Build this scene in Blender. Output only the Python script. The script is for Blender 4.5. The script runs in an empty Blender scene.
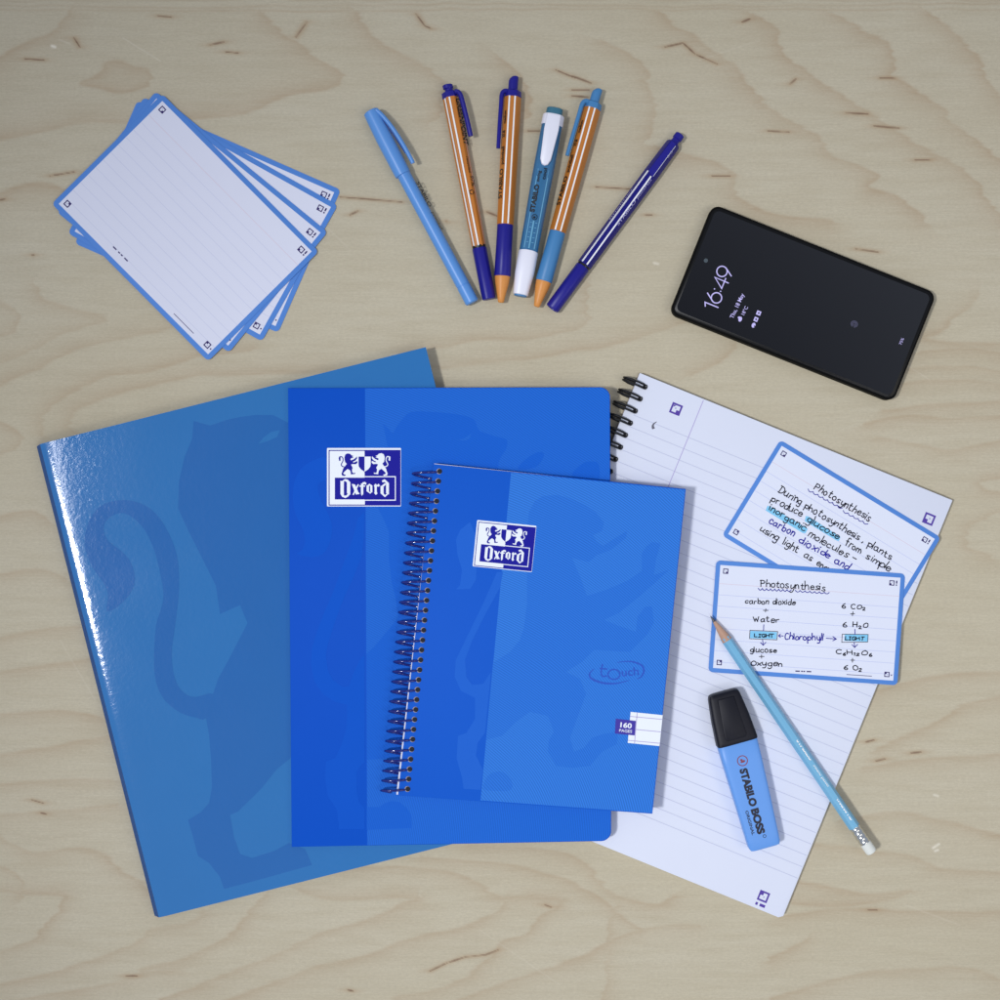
import bpy, bmesh, math, random
import numpy as np
from mathutils import Vector
random.seed(7); rng = np.random.RandomState(7)
C = bpy.context.scene.collection
S = 0.00065            # metres of table per photo pixel
H = 1.0                # camera height in metres
MM = 1.0 / 0.65        # one millimetre in local units

# ------------------------------------------------------------------ camera, world, lamps, exposure
cam = bpy.data.cameras.new("camera"); camo = bpy.data.objects.new("camera", cam); C.objects.link(camo)
camo.location = (0, 0, H); cam.sensor_width = 36; cam.lens = 36 * H / (1000 * S); cam.clip_start = 0.01; cam.clip_end = 50
bpy.context.scene.camera = camo
w = bpy.data.worlds.new("World"); bpy.context.scene.world = w; w.use_nodes = True
nt = w.node_tree; bg = nt.nodes["Background"]
tc = nt.nodes.new("ShaderNodeTexCoord"); sx = nt.nodes.new("ShaderNodeSeparateXYZ")
nt.links.new(tc.outputs["Generated"], sx.inputs[0])
cr = nt.nodes.new("ShaderNodeValToRGB")      # a pale room whose ceiling above the table is darker
nt.links.new(sx.outputs[2], cr.inputs[0])
e = cr.color_ramp.elements
e[0].position = 0.0; e[0].color = (0.56, 0.62, 0.76, 1)
e[1].position = 1.0; e[1].color = (0.07, 0.08, 0.11, 1)
e2 = cr.color_ramp.elements.new(0.955); e2.color = (0.52, 0.58, 0.75, 1)
e3 = cr.color_ramp.elements.new(0.985); e3.color = (0.24, 0.27, 0.38, 1)
nt.links.new(cr.outputs[0], bg.inputs[0]); bg.inputs[1].default_value = 0.62

def area(name, loc, size, power, col, long=None):
    l = bpy.data.lights.new(name, 'AREA'); l.shape = 'RECTANGLE' if long else 'DISK'; l.size = size; l.size_y = long or size; l.energy = power; l.color = col
    o = bpy.data.objects.new(name, l); C.objects.link(o); o.location = loc
    o.rotation_euler = (Vector((0, 0, 0)) - Vector(loc)).to_track_quat('-Z', 'Y').to_euler()
    if long: o.rotation_euler = (0, -math.atan2(-loc[0], loc[2]), 0)      # a strip lamp running along the table's left side
def spot(name, loc, aim, radius, power, col, reach):
    l = bpy.data.lights.new(name, 'SPOT'); l.shadow_soft_size = radius; l.energy = power; l.color = col
    d = (Vector(aim) - Vector(loc)); l.spot_size = 2 * math.atan(reach / d.length); l.spot_blend = 1.0
    o = bpy.data.objects.new(name, l); C.objects.link(o); o.location = loc; o.rotation_euler = d.to_track_quat('-Z', 'Y').to_euler()
spot("key_lamp", (-1.98, -0.36, 4.2), (0.13, -0.12, 0), 0.25, 505, (0.96, 0.97, 1.0), 0.72)
area("strip_lamp", (-1.77, 0.18, 4.5), 0.18, 5, (0.97, 0.97, 1.0), 0.5)
area("second_lamp", (0.5, -1.1, 2.6), 0.6, 5, (0.98, 0.97, 1.0))
area("warm_lamp", (1.4, -0.4, 2.0), 0.9, 5.5, (1.0, 0.93, 0.80))
vs = bpy.context.scene.view_settings
vs.view_transform = 'Standard'; vs.look = 'None'; vs.exposure = 0; vs.gamma = 1; vs.use_curve_mapping = False

# ------------------------------------------------------------------ materials
LF = (0.84, 0.86, 1.0)
def lin(c): c /= 255.0; return c / 12.92 if c <= 0.04045 else ((c + 0.055) / 1.055) ** 2.4
def alb(rgb, lift=0.008): return tuple(min(0.93, max(0.004, (lin(c) - lift) / f)) for c, f in zip(rgb, LF)) + (1,)
MATS = {}
def mat(name, rgb, rough=0.5, metal=0.0, bump=0.0, bscale=400, var=0.03, vscale=60, spec=0.5, coat=0.0, emit=None, dist=0.0002):
    if name in MATS: return MATS[name]
    m = bpy.data.materials.new(name); m.use_nodes = True; n = m.node_tree; b = n.nodes["Principled BSDF"]
    t = n.nodes.new("ShaderNodeTexCoord"); no = n.nodes.new("ShaderNodeTexNoise")
    n.links.new(t.outputs["Object"], no.inputs["Vector"]); no.inputs["Scale"].default_value = vscale; no.inputs["Detail"].default_value = 4
    mx = n.nodes.new("ShaderNodeMix"); mx.data_type = 'RGBA'
    c = alb(rgb); mx.inputs[6].default_value = tuple(x * (1 - var) for x in c[:3]) + (1,)
    mx.inputs[7].default_value = tuple(min(0.95, x * (1 + var)) for x in c[:3]) + (1,)
    n.links.new(no.outputs[0], mx.inputs[0]); n.links.new(mx.outputs[2], b.inputs["Base Color"])
    b.inputs["Roughness"].default_value = rough; b.inputs["Metallic"].default_value = metal
    b.inputs["Specular IOR Level"].default_value = spec; b.inputs["Coat Weight"].default_value = coat
    if bump:
        nb = n.nodes.new("ShaderNodeTexNoise"); nb.inputs["Scale"].default_value = bscale; nb.inputs["Detail"].default_value = 3
        n.links.new(t.outputs["Object"], nb.inputs["Vector"])
        bn = n.nodes.new("ShaderNodeBump"); bn.inputs["Strength"].default_value = bump; bn.inputs["Distance"].default_value = dist
        n.links.new(nb.outputs[0], bn.inputs["Height"]); n.links.new(bn.outputs[0], b.inputs["Normal"])
    if emit:
        b.inputs["Emission Color"].default_value = tuple(lin(x) for x in emit) + (1,); b.inputs["Emission Strength"].default_value = 1.0
    MATS[name] = m; return m

PAPER = mat("pad_paper", (208, 214, 241), 0.75, bump=0.08, bscale=900, var=0.012, spec=0.2)
CARDW = mat("card_paper", (210, 216, 243), 0.6, bump=0.05, bscale=900, var=0.01, spec=0.2)
CARDS = mat("stack_card_paper", (208, 212, 239), 0.6, bump=0.05, bscale=900, var=0.01, spec=0.2)
BORDER = mat("card_border_ink", (84, 132, 214), 0.6, var=0.02, spec=0.2)
MARK = mat("dark_violet_ink", (46, 34, 98), 0.6, spec=0.2)
VIOLET = mat("violet_ink", (84, 66, 160), 0.6, spec=0.2)
RULE = mat("pad_rule_ink", (184, 190, 222), 0.7, spec=0.2)
RULE2 = mat("card_rule_ink", (186, 194, 236), 0.7, spec=0.2)
RULE3 = mat("stack_rule_ink", (195, 200, 232), 0.7, spec=0.2)
PINK = mat("pink_rule_ink", (206, 196, 220), 0.7, spec=0.2)
MARGIN = mat("margin_rule_ink", (172, 166, 216), 0.7, spec=0.2)
INK = mat("black_pen_ink", (28, 28, 42), 0.6, var=0.15, vscale=300, spec=0.2)
BLUEINK = mat("blue_pen_ink", (38, 34, 150), 0.6, var=0.1, vscale=300, spec=0.2)
HILITE = mat("highlighter_ink", (126, 192, 238), 0.6, var=0.06, vscale=150, spec=0.2)
BINDER = mat("binder_gloss_blue", (54, 113, 182), 0.085, bump=0.27, bscale=380, var=0.02, dist=0.00022)
BINDERD = mat("binder_print_dark", (49, 102, 175), 0.085, bump=0.27, bscale=380, var=0.02, dist=0.00022)
for M_ in (BINDER, BINDERD):          # handled laminate: the gloss varies a little
    n_ = M_.node_tree; t_ = n_.nodes.new("ShaderNodeTexCoord"); o_ = n_.nodes.new("ShaderNodeTexNoise"); o_.inputs["Scale"].default_value = 26; o_.inputs["Detail"].default_value = 6
    r_ = n_.nodes.new("ShaderNodeMapRange"); r_.inputs[1].default_value = .4; r_.inputs[2].default_value = .7; r_.inputs[3].default_value = .078; r_.inputs[4].default_value = .105
    n_.links.new(t_.outputs["Object"], o_.inputs["Vector"]); n_.links.new(o_.outputs[0], r_.inputs[0]); n_.links.new(r_.outputs[0], n_.nodes["Principled BSDF"].inputs["Roughness"])
SPINE = mat("binder_spine_blue", (20, 74, 140), 0.5, spec=.2, bump=0.1, var=0.04)
BLACK = mat("black_plastic", (22, 22, 26), 0.35, var=0.1)
WHITEP = mat("white_plastic", (222, 224, 250), 0.35, var=0.01)
LOGOW = mat("label_white", (222, 229, 250), 0.45, var=0.01)
LOGOB = mat("label_navy", (33, 33, 150), 0.55, spec=.12, var=0.02)
NAVY = mat("navy_plastic", (38, 36, 136), 0.38, spec=.3, var=0.03)
ORANGE = mat("orange_barrel", (184, 115, 50), 0.35, var=0.04, vscale=200)
ORANGET = mat("orange_tip", (206, 138, 72), 0.45, var=0.02)
WSTRIPE = mat("white_stripe", (240, 234, 245), 0.35, var=0.01)
TEAL = mat("teal_blue_plastic", (66, 124, 184), 0.45, var=0.03)
LBLUE = mat("pastel_blue_plastic", (88, 142, 218), 0.38, var=0.02)

# ------------------------------------------------------------------ mesh helpers
def zk(z_mm): return S * (1 - z_mm / 1000.0 / H)
class Fr:
    """local frame of a thing: u, v, z in photo-pixel-sized units, v pointing down the table"""
    def __init__(s, ox, oy, ang, zref, zbase):
        s.ox, s.oy, s.a, s.k, s.zb = ox, oy, math.radians(ang), zk(zref), zbase
        s.c, s.s = math.cos(s.a), math.sin(s.a)
    def loc(s, px, py):
        dx, dy = px - s.ox, py - s.oy
        return (dx * s.c + dy * s.s, -dx * s.s + dy * s.c)
    def L(s, pts): return [s.loc(*p) for p in pts]

def thing(name, label, cat, F, group=None):
    o = bpy.data.objects.new(name, None); C.objects.link(o); o.empty_display_size = 0.01
    o.location = ((F.ox - 500) * F.k, -(F.oy - 500) * F.k, F.zb / 1000.0); o.rotation_euler = (0, 0, -F.a)
    o['label'] = label; o['category'] = cat
    if group: o['group'] = group
    return o

class MB:
    def __init__(s): s.v = []; s.f = []; s.m = []; s.mats = []
    def mi(s, m):
        if m not in s.mats: s.mats.append(m)
        return s.mats.index(m)
    def add(s, vs, fs, m):
        b = len(s.v); s.v += [tuple(p) for p in vs]; i = s.mi(m)
        for f in fs: s.f.append([b + j for j in f]); s.m.append(i)
    def poly(s, pts, z, m):
        A = sum(pts[i][0] * pts[(i + 1) % len(pts)][1] - pts[(i + 1) % len(pts)][0] * pts[i][1] for i in range(len(pts)))
        p = list(pts) if A < 0 else list(pts)[::-1]
        s.add([(x, y, z) for x, y in p], [list(range(len(p)))], m)
    def prism(s, pts, z0, z1, m, bev=0.0, mside=None, mtop=None):
        A = sum(pts[i][0] * pts[(i + 1) % len(pts)][1] - pts[(i + 1) % len(pts)][0] * pts[i][1] for i in range(len(pts)))
        p = list(pts) if A < 0 else list(pts)[::-1]
        n = len(p); rings = []
        def inset(d):
            out = []
            for i in range(n):
                a, b, c = Vector(p[i - 1]), Vector(p[i]), Vector(p[(i + 1) % n])
                e1 = (b - a).normalized(); e2 = (c - b).normalized()
                n1 = Vector((e1.y, -e1.x)); n2 = Vector((e2.y, -e2.x)); nn = (n1 + n2)
                nn = nn / max(0.3, nn.length_squared / 2) 
                q = b + nn * d; out.append((q.x, q.y))
            return out
        if bev: levels = [(0, z0), (0, z1 - bev), (bev * 0.35, z1 - bev * 0.35), (bev, z1)]
        else: levels = [(0, z0), (0, z1)]
        V = []
        for d, z in levels: V += [(x, y, z) for x, y in (inset(d) if d else p)]
        F_ = []
        for l in range(len(levels) - 1):
            for i in range(n):
                j = (i + 1) % n; F_.append([l * n + i, l * n + j, (l + 1) * n + j, (l + 1) * n + i])
        s.add(V, F_, mside or m); 
        top = V[-n:]; s.add(top, [list(range(n))], mtop or m); s.add(V[:n], [list(range(n))[::-1]], m)
    def ribbon(s, pts, wd, z, m, closed=False, taper=None, map3=None, dz=0.0005):
        pts = [Vector(p[:2]) for p in pts]; n = len(pts); V = []
        for i in range(n):
            a = pts[i - 1] if (i or closed) else pts[i]; c = pts[(i + 1) % n] if (i < n - 1 or closed) else pts[i]
            b = pts[i]; e1 = (b - a); e2 = (c - b)
            if e1.length < 1e-9: e1 = e2
            if e2.length < 1e-9: e2 = e1
            t = e1.normalized() + e2.normalized()
            t = t.normalized() if t.length > 1e-6 else e1.normalized()
            nn = Vector((-t.y, t.x)); cosv = max(0.5, abs(t.dot(e1.normalized())))
            h = (wd if not callable(wd) else wd(i / max(1, n - 1))) / 2 / cosv
            ext = Vector((0, 0))
            if not closed and i == 0: ext = -t * h * 0.6
            if not closed and i == n - 1: ext = t * h * 0.6
            V.append((*(b + ext - nn * h), z + dz * i)); V.append((*(b + ext + nn * h), z + dz * i))
        if map3: V = [map3(*p) for p in V]
        F_ = []
        for i in range(n if closed else n - 1):
            j = (i + 1) % n; F_.append([2 * i, 2 * i + 1, 2 * j + 1, 2 * j])
        s.add(V, F_, m)
    def tube(s, pts, r, m, n=8, closed=False):
        P = [Vector(p) for p in pts]; N = len(P); V = []; F_ = []
        up = Vector((0, 0, 1)); prev = None
        for i in range(N):
            a = P[i - 1] if (i or closed) else P[i]; c = P[(i + 1) % N] if (i < N - 1 or closed) else P[i]
            t = (c - a).normalized()
            if prev is None:
                x = t.cross(up)
                if x.length < 0.1: x = t.cross(Vector((0, 1, 0)))
                x.normalize()
            else: x = (prev - t * prev.dot(t)).normalized()
            prev = x; y = t.cross(x)
            rr = r(i / (N - 1)) if callable(r) else r
            for j in range(n):
                q = 2 * math.pi * j / n; V.append(P[i] + (x * math.cos(q) + y * math.sin(q)) * rr)
        for i in range(N if closed else N - 1):
            k = (i + 1) % N
            for j in range(n): F_.append([i * n + j, i * n + (j + 1) % n, k * n + (j + 1) % n, k * n + j])
        if not closed: F_ += [list(range(n))[::-1], [(N - 1) * n + j for j in range(n)]]
        s.add(V, F_, m)
    def sweep(s, st, m, n=32, sec=None, ax='u'):
        """st: (pos, side centre, z centre, side radius, z radius); sec(q)->(cos,sin) shape"""
        V = []; F_ = []
        sec = sec or (lambda q: (math.cos(q), math.sin(q)))
        for (p, c, zc, r, rz) in st:
            for j in range(n):
                a, b = sec(2 * math.pi * j / n)
                V.append((p, c + a * r, zc + b * rz) if ax == 'u' else (c + a * r, p, zc + b * rz))
        N = len(st)
        for i in range(N - 1):
            for j in range(n): F_.append([i * n + j, (i + 1) * n + j, (i + 1) * n + (j + 1) % n, i * n + (j + 1) % n])
        F_ += [list(range(n)), [(N - 1) * n + j for j in range(n)][::-1]]
        s.add(V, F_, m)
    def build(s, name, F, parent=None, ang=35, label=None):
        me = bpy.data.meshes.new(name)
        V = np.array(s.v, dtype=np.float64) * F.k; V[:, 1] *= -1
        me.from_pydata([tuple(x) for x in V], [], s.f)
        for m in s.mats: me.materials.append(m)
        me.polygons.foreach_set("material_index", s.m)
        bm = bmesh.new(); bm.from_mesh(me)
        if ang is not None:      # solid pieces: weld and point the faces outward
            bmesh.ops.remove_doubles(bm, verts=bm.verts, dist=1e-7); bmesh.ops.recalc_face_normals(bm, faces=bm.faces)
        else:                    # printed sheets: faces look up
            bm.normal_update()
            for f in bm.faces:
                if f.normal.z < 0: f.normal_flip()
        bm.to_mesh(me); bm.free()
        me.shade_smooth()
        if ang is not None: me.set_sharp_from_angle(angle=math.radians(ang))
        o = bpy.data.objects.new(name, me); C.objects.link(o)
        if parent: o.parent = parent
        if label: o['label'] = label
        return o

def hexsec(q, rot=0.0, n=6, soft=0.25):
    a = (q + rot) % (2 * math.pi / n) - math.pi / n
    r = math.cos(math.pi / n) / math.cos(a); r = r * (1 - soft) + soft * 0.97
    return (r * math.cos(q), r * math.sin(q))
def rrect(x0, y0, x1, y1, r, n=6, which=(1, 1, 1, 1)):
    pts = []
    for k, (cx, cy, a0) in enumerate([(x1 - r, y0 + r, -90), (x1 - r, y1 - r, 0), (x0 + r, y1 - r, 90), (x0 + r, y0 + r, 180)]):
        if which[k]:
            for i in range(n + 1):
                q = math.radians(a0 + 90 * i / n); pts.append((cx + r * math.cos(q), cy + r * math.sin(q)))
        else: pts.append([(x1, y0), (x1, y1), (x0, y1), (x0, y0)][k])
    return pts
def circ(cx, cy, r, n=20): return [(cx + r * math.cos(2 * math.pi * i / n), cy + r * math.sin(2 * math.pi * i / n)) for i in range(n)]
def smooth(pts, k=5):
    if len(pts) < 3: return [tuple(p) for p in pts]
    out = []; P = [Vector(p) for p in pts]; cl = (P[0] - P[-1]).length < 1e-6
    for i in range(len(P) - 1):
        p0 = P[i - 1] if i else (P[-2] if cl else P[0]); p1 = P[i]; p2 = P[i + 1]
        p3 = P[i + 2] if i + 2 < len(P) else (P[1] if cl else P[-1])
        for j in range(k):
            t = j / k
            out.append(tuple(0.5 * ((2 * p1) + (p2 - p0) * t + (2 * p0 - 5 * p1 + 4 * p2 - p3) * t * t + (3 * p1 - p0 - 3 * p2 + p3) * t ** 3)))
    out.append(tuple(P[-1])); return out
_tc = {}
def text_geo(txt, bold=0.0, spacing=1.0):
    key = (txt, bold, spacing)
    if key in _tc: return _tc[key]
    cu = bpy.data.curves.new("txt", 'FONT'); cu.body = txt; cu.size = 1; cu.offset = bold; cu.space_character = spacing; cu.resolution_u = 4
    o = bpy.data.objects.new("txt", cu); C.objects.link(o)
    bpy.context.view_layer.update()
    me = bpy.data.meshes.new_from_object(o.evaluated_get(bpy.context.evaluated_depsgraph_get()))
    vs = [(v.co.x, v.co.y) for v in me.vertices]; fs = [list(p.vertices) for p in me.polygons]
    bpy.data.objects.remove(o); bpy.data.meshes.remove(me); bpy.data.curves.remove(cu)
    _tc[key] = (vs, fs); return _tc[key]
def put_text(mb, txt, p0, p1, h, z, m, bold=0.0, spacing=1.0, map3=None, caph=0.73):
    """printed text from local point p0 to p1 along its baseline, capital height h"""
    vs, fs = text_geo(txt, bold, spacing)
    if not vs: return
    x0 = min(v[0] for v in vs); x1 = max(v[0] for v in vs)
    a, b = Vector(p0), Vector(p1); d = (b - a); L = d.length; d.normalize(); up = Vector((d.y, -d.x))
    V = []
    for x, y in vs:
        q = a + d * ((x - x0) / (x1 - x0) * L) + up * (y / caph * h); V.append((q.x, q.y, z))
    if map3:
        T = []
        for f in fs:
            for i in range(1, len(f) - 1): T.append((V[f[0]], V[f[i]], V[f[i + 1]]))
        out = []
        while T:
            a_, b_, c_ = T.pop()
            el = [(Vector(p[:2]) - Vector(q[:2])).length for p, q in ((a_, b_), (b_, c_), (c_, a_))]
            k = el.index(max(el))
            if el[k] > 1.0:
                if k == 1: a_, b_, c_ = b_, c_, a_
                if k == 2: a_, b_, c_ = c_, a_, b_
                mid = tuple((p + q) / 2 for p, q in zip(a_, b_)); T += [(a_, mid, c_), (mid, b_, c_)]
            else: out.append((a_, b_, c_))
        V = [map3(*p) for t3 in out for p in t3]; fs = [[3 * i, 3 * i + 1, 3 * i + 2] for i in range(len(out))]
    mb.add(V, fs, m)

GL = {'a': "8,8 5,10 1,8 0,4 2,0 6,1 8,5;8,10 8,3 10,0", 'b': "0,19 0,9 0,0;0,6 3,10 7,9 8,5 6,0 2,0 0,3", 'c': "8,8 5,10 1,8 0,4 2,0 6,0 8,2",
 'd': "8,8 5,10 1,8 0,4 2,0 6,1 8,5;8,19 8,8 8,0", 'e': "0,5 8,6 7,9 4,10 1,8 0,4 2,0 6,0 8,2", 'f': "9,18 6,19 4,16 4,8 4,0;1,10 8,10",
 'g': "8,8 5,10 1,8 0,4 2,1 6,1 8,5;8,10 8,2 7,-6 3,-8 0,-6", 'h': "0,19 0,9 0,0;0,6 3,10 6,10 8,6 8,0", 'i': "0,10 0,0;0,15 1,15.5",
 'l': "0,19 0,9 0,0", 'm': "0,10 0,0;0,6 2,10 5,9 6,5 6,0;6,6 8,10 11,9 12,5 12,0", 'n': "0,10 0,0;0,6 3,10 6,9 7,5 7,0",
 'o': "4,10 1,8 0,4 2,0 6,0 8,4 7,8 4,10", 'p': "0,10 0,1 0,-8;0,6 3,10 7,9 8,5 6,1 2,1 0,3", 'r': "0,10 0,0;0,6 2,9 6,10",
 's': "7,9 4,10 1,8 3,5 6,4 7,2 4,0 0,1", 't': "3,16 3,3 5,0 8,1;0,11 7,11", 'u': "0,10 0,3 2,0 6,1 8,5;8,10 8,3 9,0",
 'x': "0,10 8,0;8,10 0,0", 'y': "0,10 1,3 4,1 8,5;8,10 8,1 6,-7 1,-7", 'W': "0,16 3,0;3,0 6,11;6,11 9,0;9,0 13,16",
 'P': "0,17 0,0;-1,16 5,17 9,14 7,9 0,8", 'D': "1,17 1,0;-2,17 5,17 10,12 10,5 5,0 -1,0", 'C': "9,15 5,17 1,13 0,7 2,1 6,0 9,2",
 'H': "0,16 0,0;9,16 9,0;0,8 9,8", 'O': "5,15 1,12 0,7 1,2 5,0 9,2 10,7 9,12 5,15", 'L': "0,16 0,0;0,0 7,0", 'I': "3,16 3,0;0,16 6,16;0,0 6,0",
 'G': "9,14 5,16 1,13 0,7 2,1 6,0 9,2 9,7;9,7 5,7", 'T': "0,16 9,16;4,16 4,0", '6': "6,17 2,12 0,5 2,0 6,0 8,3 6,7 2,7 0,4",
 '2': "0,13 3,16 7,14 6,9 0,0;0,0 9,0", '1': "0,13 3,16;3,16 3,0", ',': "1,2 0,-3", '-': "0,6 8,6", '+': "0,7 9,7;4.5,12 4.5,2"}
def hand(mb, F, txt, a, b, xh, z, m, wd=0.75):
    """handwriting from photo point a to b; ~ before a character makes it a subscript"""
    pen = 0; strokes = []; i = 0
    while i < len(txt):
        ch = txt[i]; sub = False
        if ch == '~': sub = True; i += 1; ch = txt[i]
        if ch == ' ': pen += 9; i += 1; continue
        k = 0.62 if sub else 1.0; oy = -4 if sub else 0; mx = 0
        jy = random.uniform(-1.3, 1.3); js = random.uniform(.86, 1.12); sl = random.uniform(-.08, .16)
        for st in GL[ch].split(';'):
            pts = [tuple(float(q) for q in p.split(',')) for p in st.split()]
            mx = max(mx, max(p[0] for p in pts) * k)
            pts = [((p[0] + p[1] * sl + random.uniform(-.45, .45)) * k + pen, (p[1] + random.uniform(-.45, .45)) * k * js + oy + jy) for p in pts]
            strokes.append(smooth(pts, 4))
        pen += mx + 3.2 + random.uniform(-.9, 1.1); i += 1
    pen -= 3.2
    A, B = Vector(F.loc(*a)), Vector(F.loc(*b)); d = (B - A); L = d.length; d.normalize(); up = Vector((d.y, -d.x))
    for j, st in enumerate(strokes):
        pts = [A + d * (x / pen * L) + up * (y / 10 * xh) for x, y in st]
        mb.ribbon(pts, wd, z + 0.004 * (j % 7), m)
def wavy(mb, F, a, b, amp, n, z, m, wd=0.8):
    A, B = Vector(F.loc(*a)), Vector(F.loc(*b)); d = (B - A); L = d.length; d.normalize(); up = Vector((d.y, -d.x))
    N = n * 8; mb.ribbon([A + d * (L * i / N) + up * (amp * abs(math.sin(math.pi * n * i / N)) * random.uniform(.9, 1.1)) * -1 for i in range(N + 1)], wd, z, m)

def corner_mark(F, parent, cx, cy, s, z, m, fill=(-1, -1), bang=None, name='corner_mark', nick=False):
    """square ring with one filled quadrant, and an exclamation beside it"""
    h = s / 2; t = s * 0.17; mb = MB()
    if nick: mb.poly([(cx - 3.4, cy - 3.4), (cx - 1, cy - 3.4), (cx - 3.4, cy - 1)], z + .01, m)
    for (x0, y0, x1, y1) in [(-h, -h, h, -h + t), (-h, h - t, h, h), (-h, -h + t, -h + t, h - t), (h - t, -h + t, h, h - t)]:
        mb.poly([(cx + x0, cy + y0), (cx + x1, cy + y0), (cx + x1, cy + y1), (cx + x0, cy + y1)], z, m)
    fx, fy = fill; r = h - t
    xs = sorted([fx * r, fx * r * .22]); ys = sorted([fy * r, fy * r * .22])
    mb.poly([(cx + xs[0], cy + ys[0]), (cx + xs[1], cy + ys[0]), (cx + xs[1], cy + ys[1]), (cx + xs[0], cy + ys[1])], z + .004, m)
    mb.poly([(cx - fx * 0 - .0, cy), (cx - fx * r * .42, cy - fy * r * .08), (cx - fx * r * .08, cy - fy * r * .42)], z + .006, m)
    if bang == 'right':
        mb.poly([(cx + h + t * 1.6, cy - h), (cx + h + t * 3.1, cy - h), (cx + h + t * 3.1, cy + h * .15), (cx + h + t * 1.6, cy + h * .15)], z, m)
        mb.poly([(cx + h + t * 1.6, cy + h * .45), (cx + h + t * 3.1, cy + h * .45), (cx + h + t * 3.1, cy + h * .95), (cx + h + t * 1.6, cy + h * .95)], z, m)
    if bang == 'below':
        mb.poly([(cx - h * .1, cy + h + t * 1.3), (cx + h, cy + h + t * 1.3), (cx + h, cy + h + t * 2.9), (cx - h * .1, cy + h + t * 2.9)], z, m)
        mb.poly([(cx - h * .95, cy + h + t * 1.3), (cx - h * .5, cy + h + t * 1.3), (cx - h * .5, cy + h + t * 2.9), (cx - h * .95, cy + h + t * 2.9)], z, m)
    if bang == 'dot':
        mb.poly(circ(cx + h + t * 2.2, cy + t * .6, t * .8, 10), z, m)
    mb.build(name, F, parent, ang=None)

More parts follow.
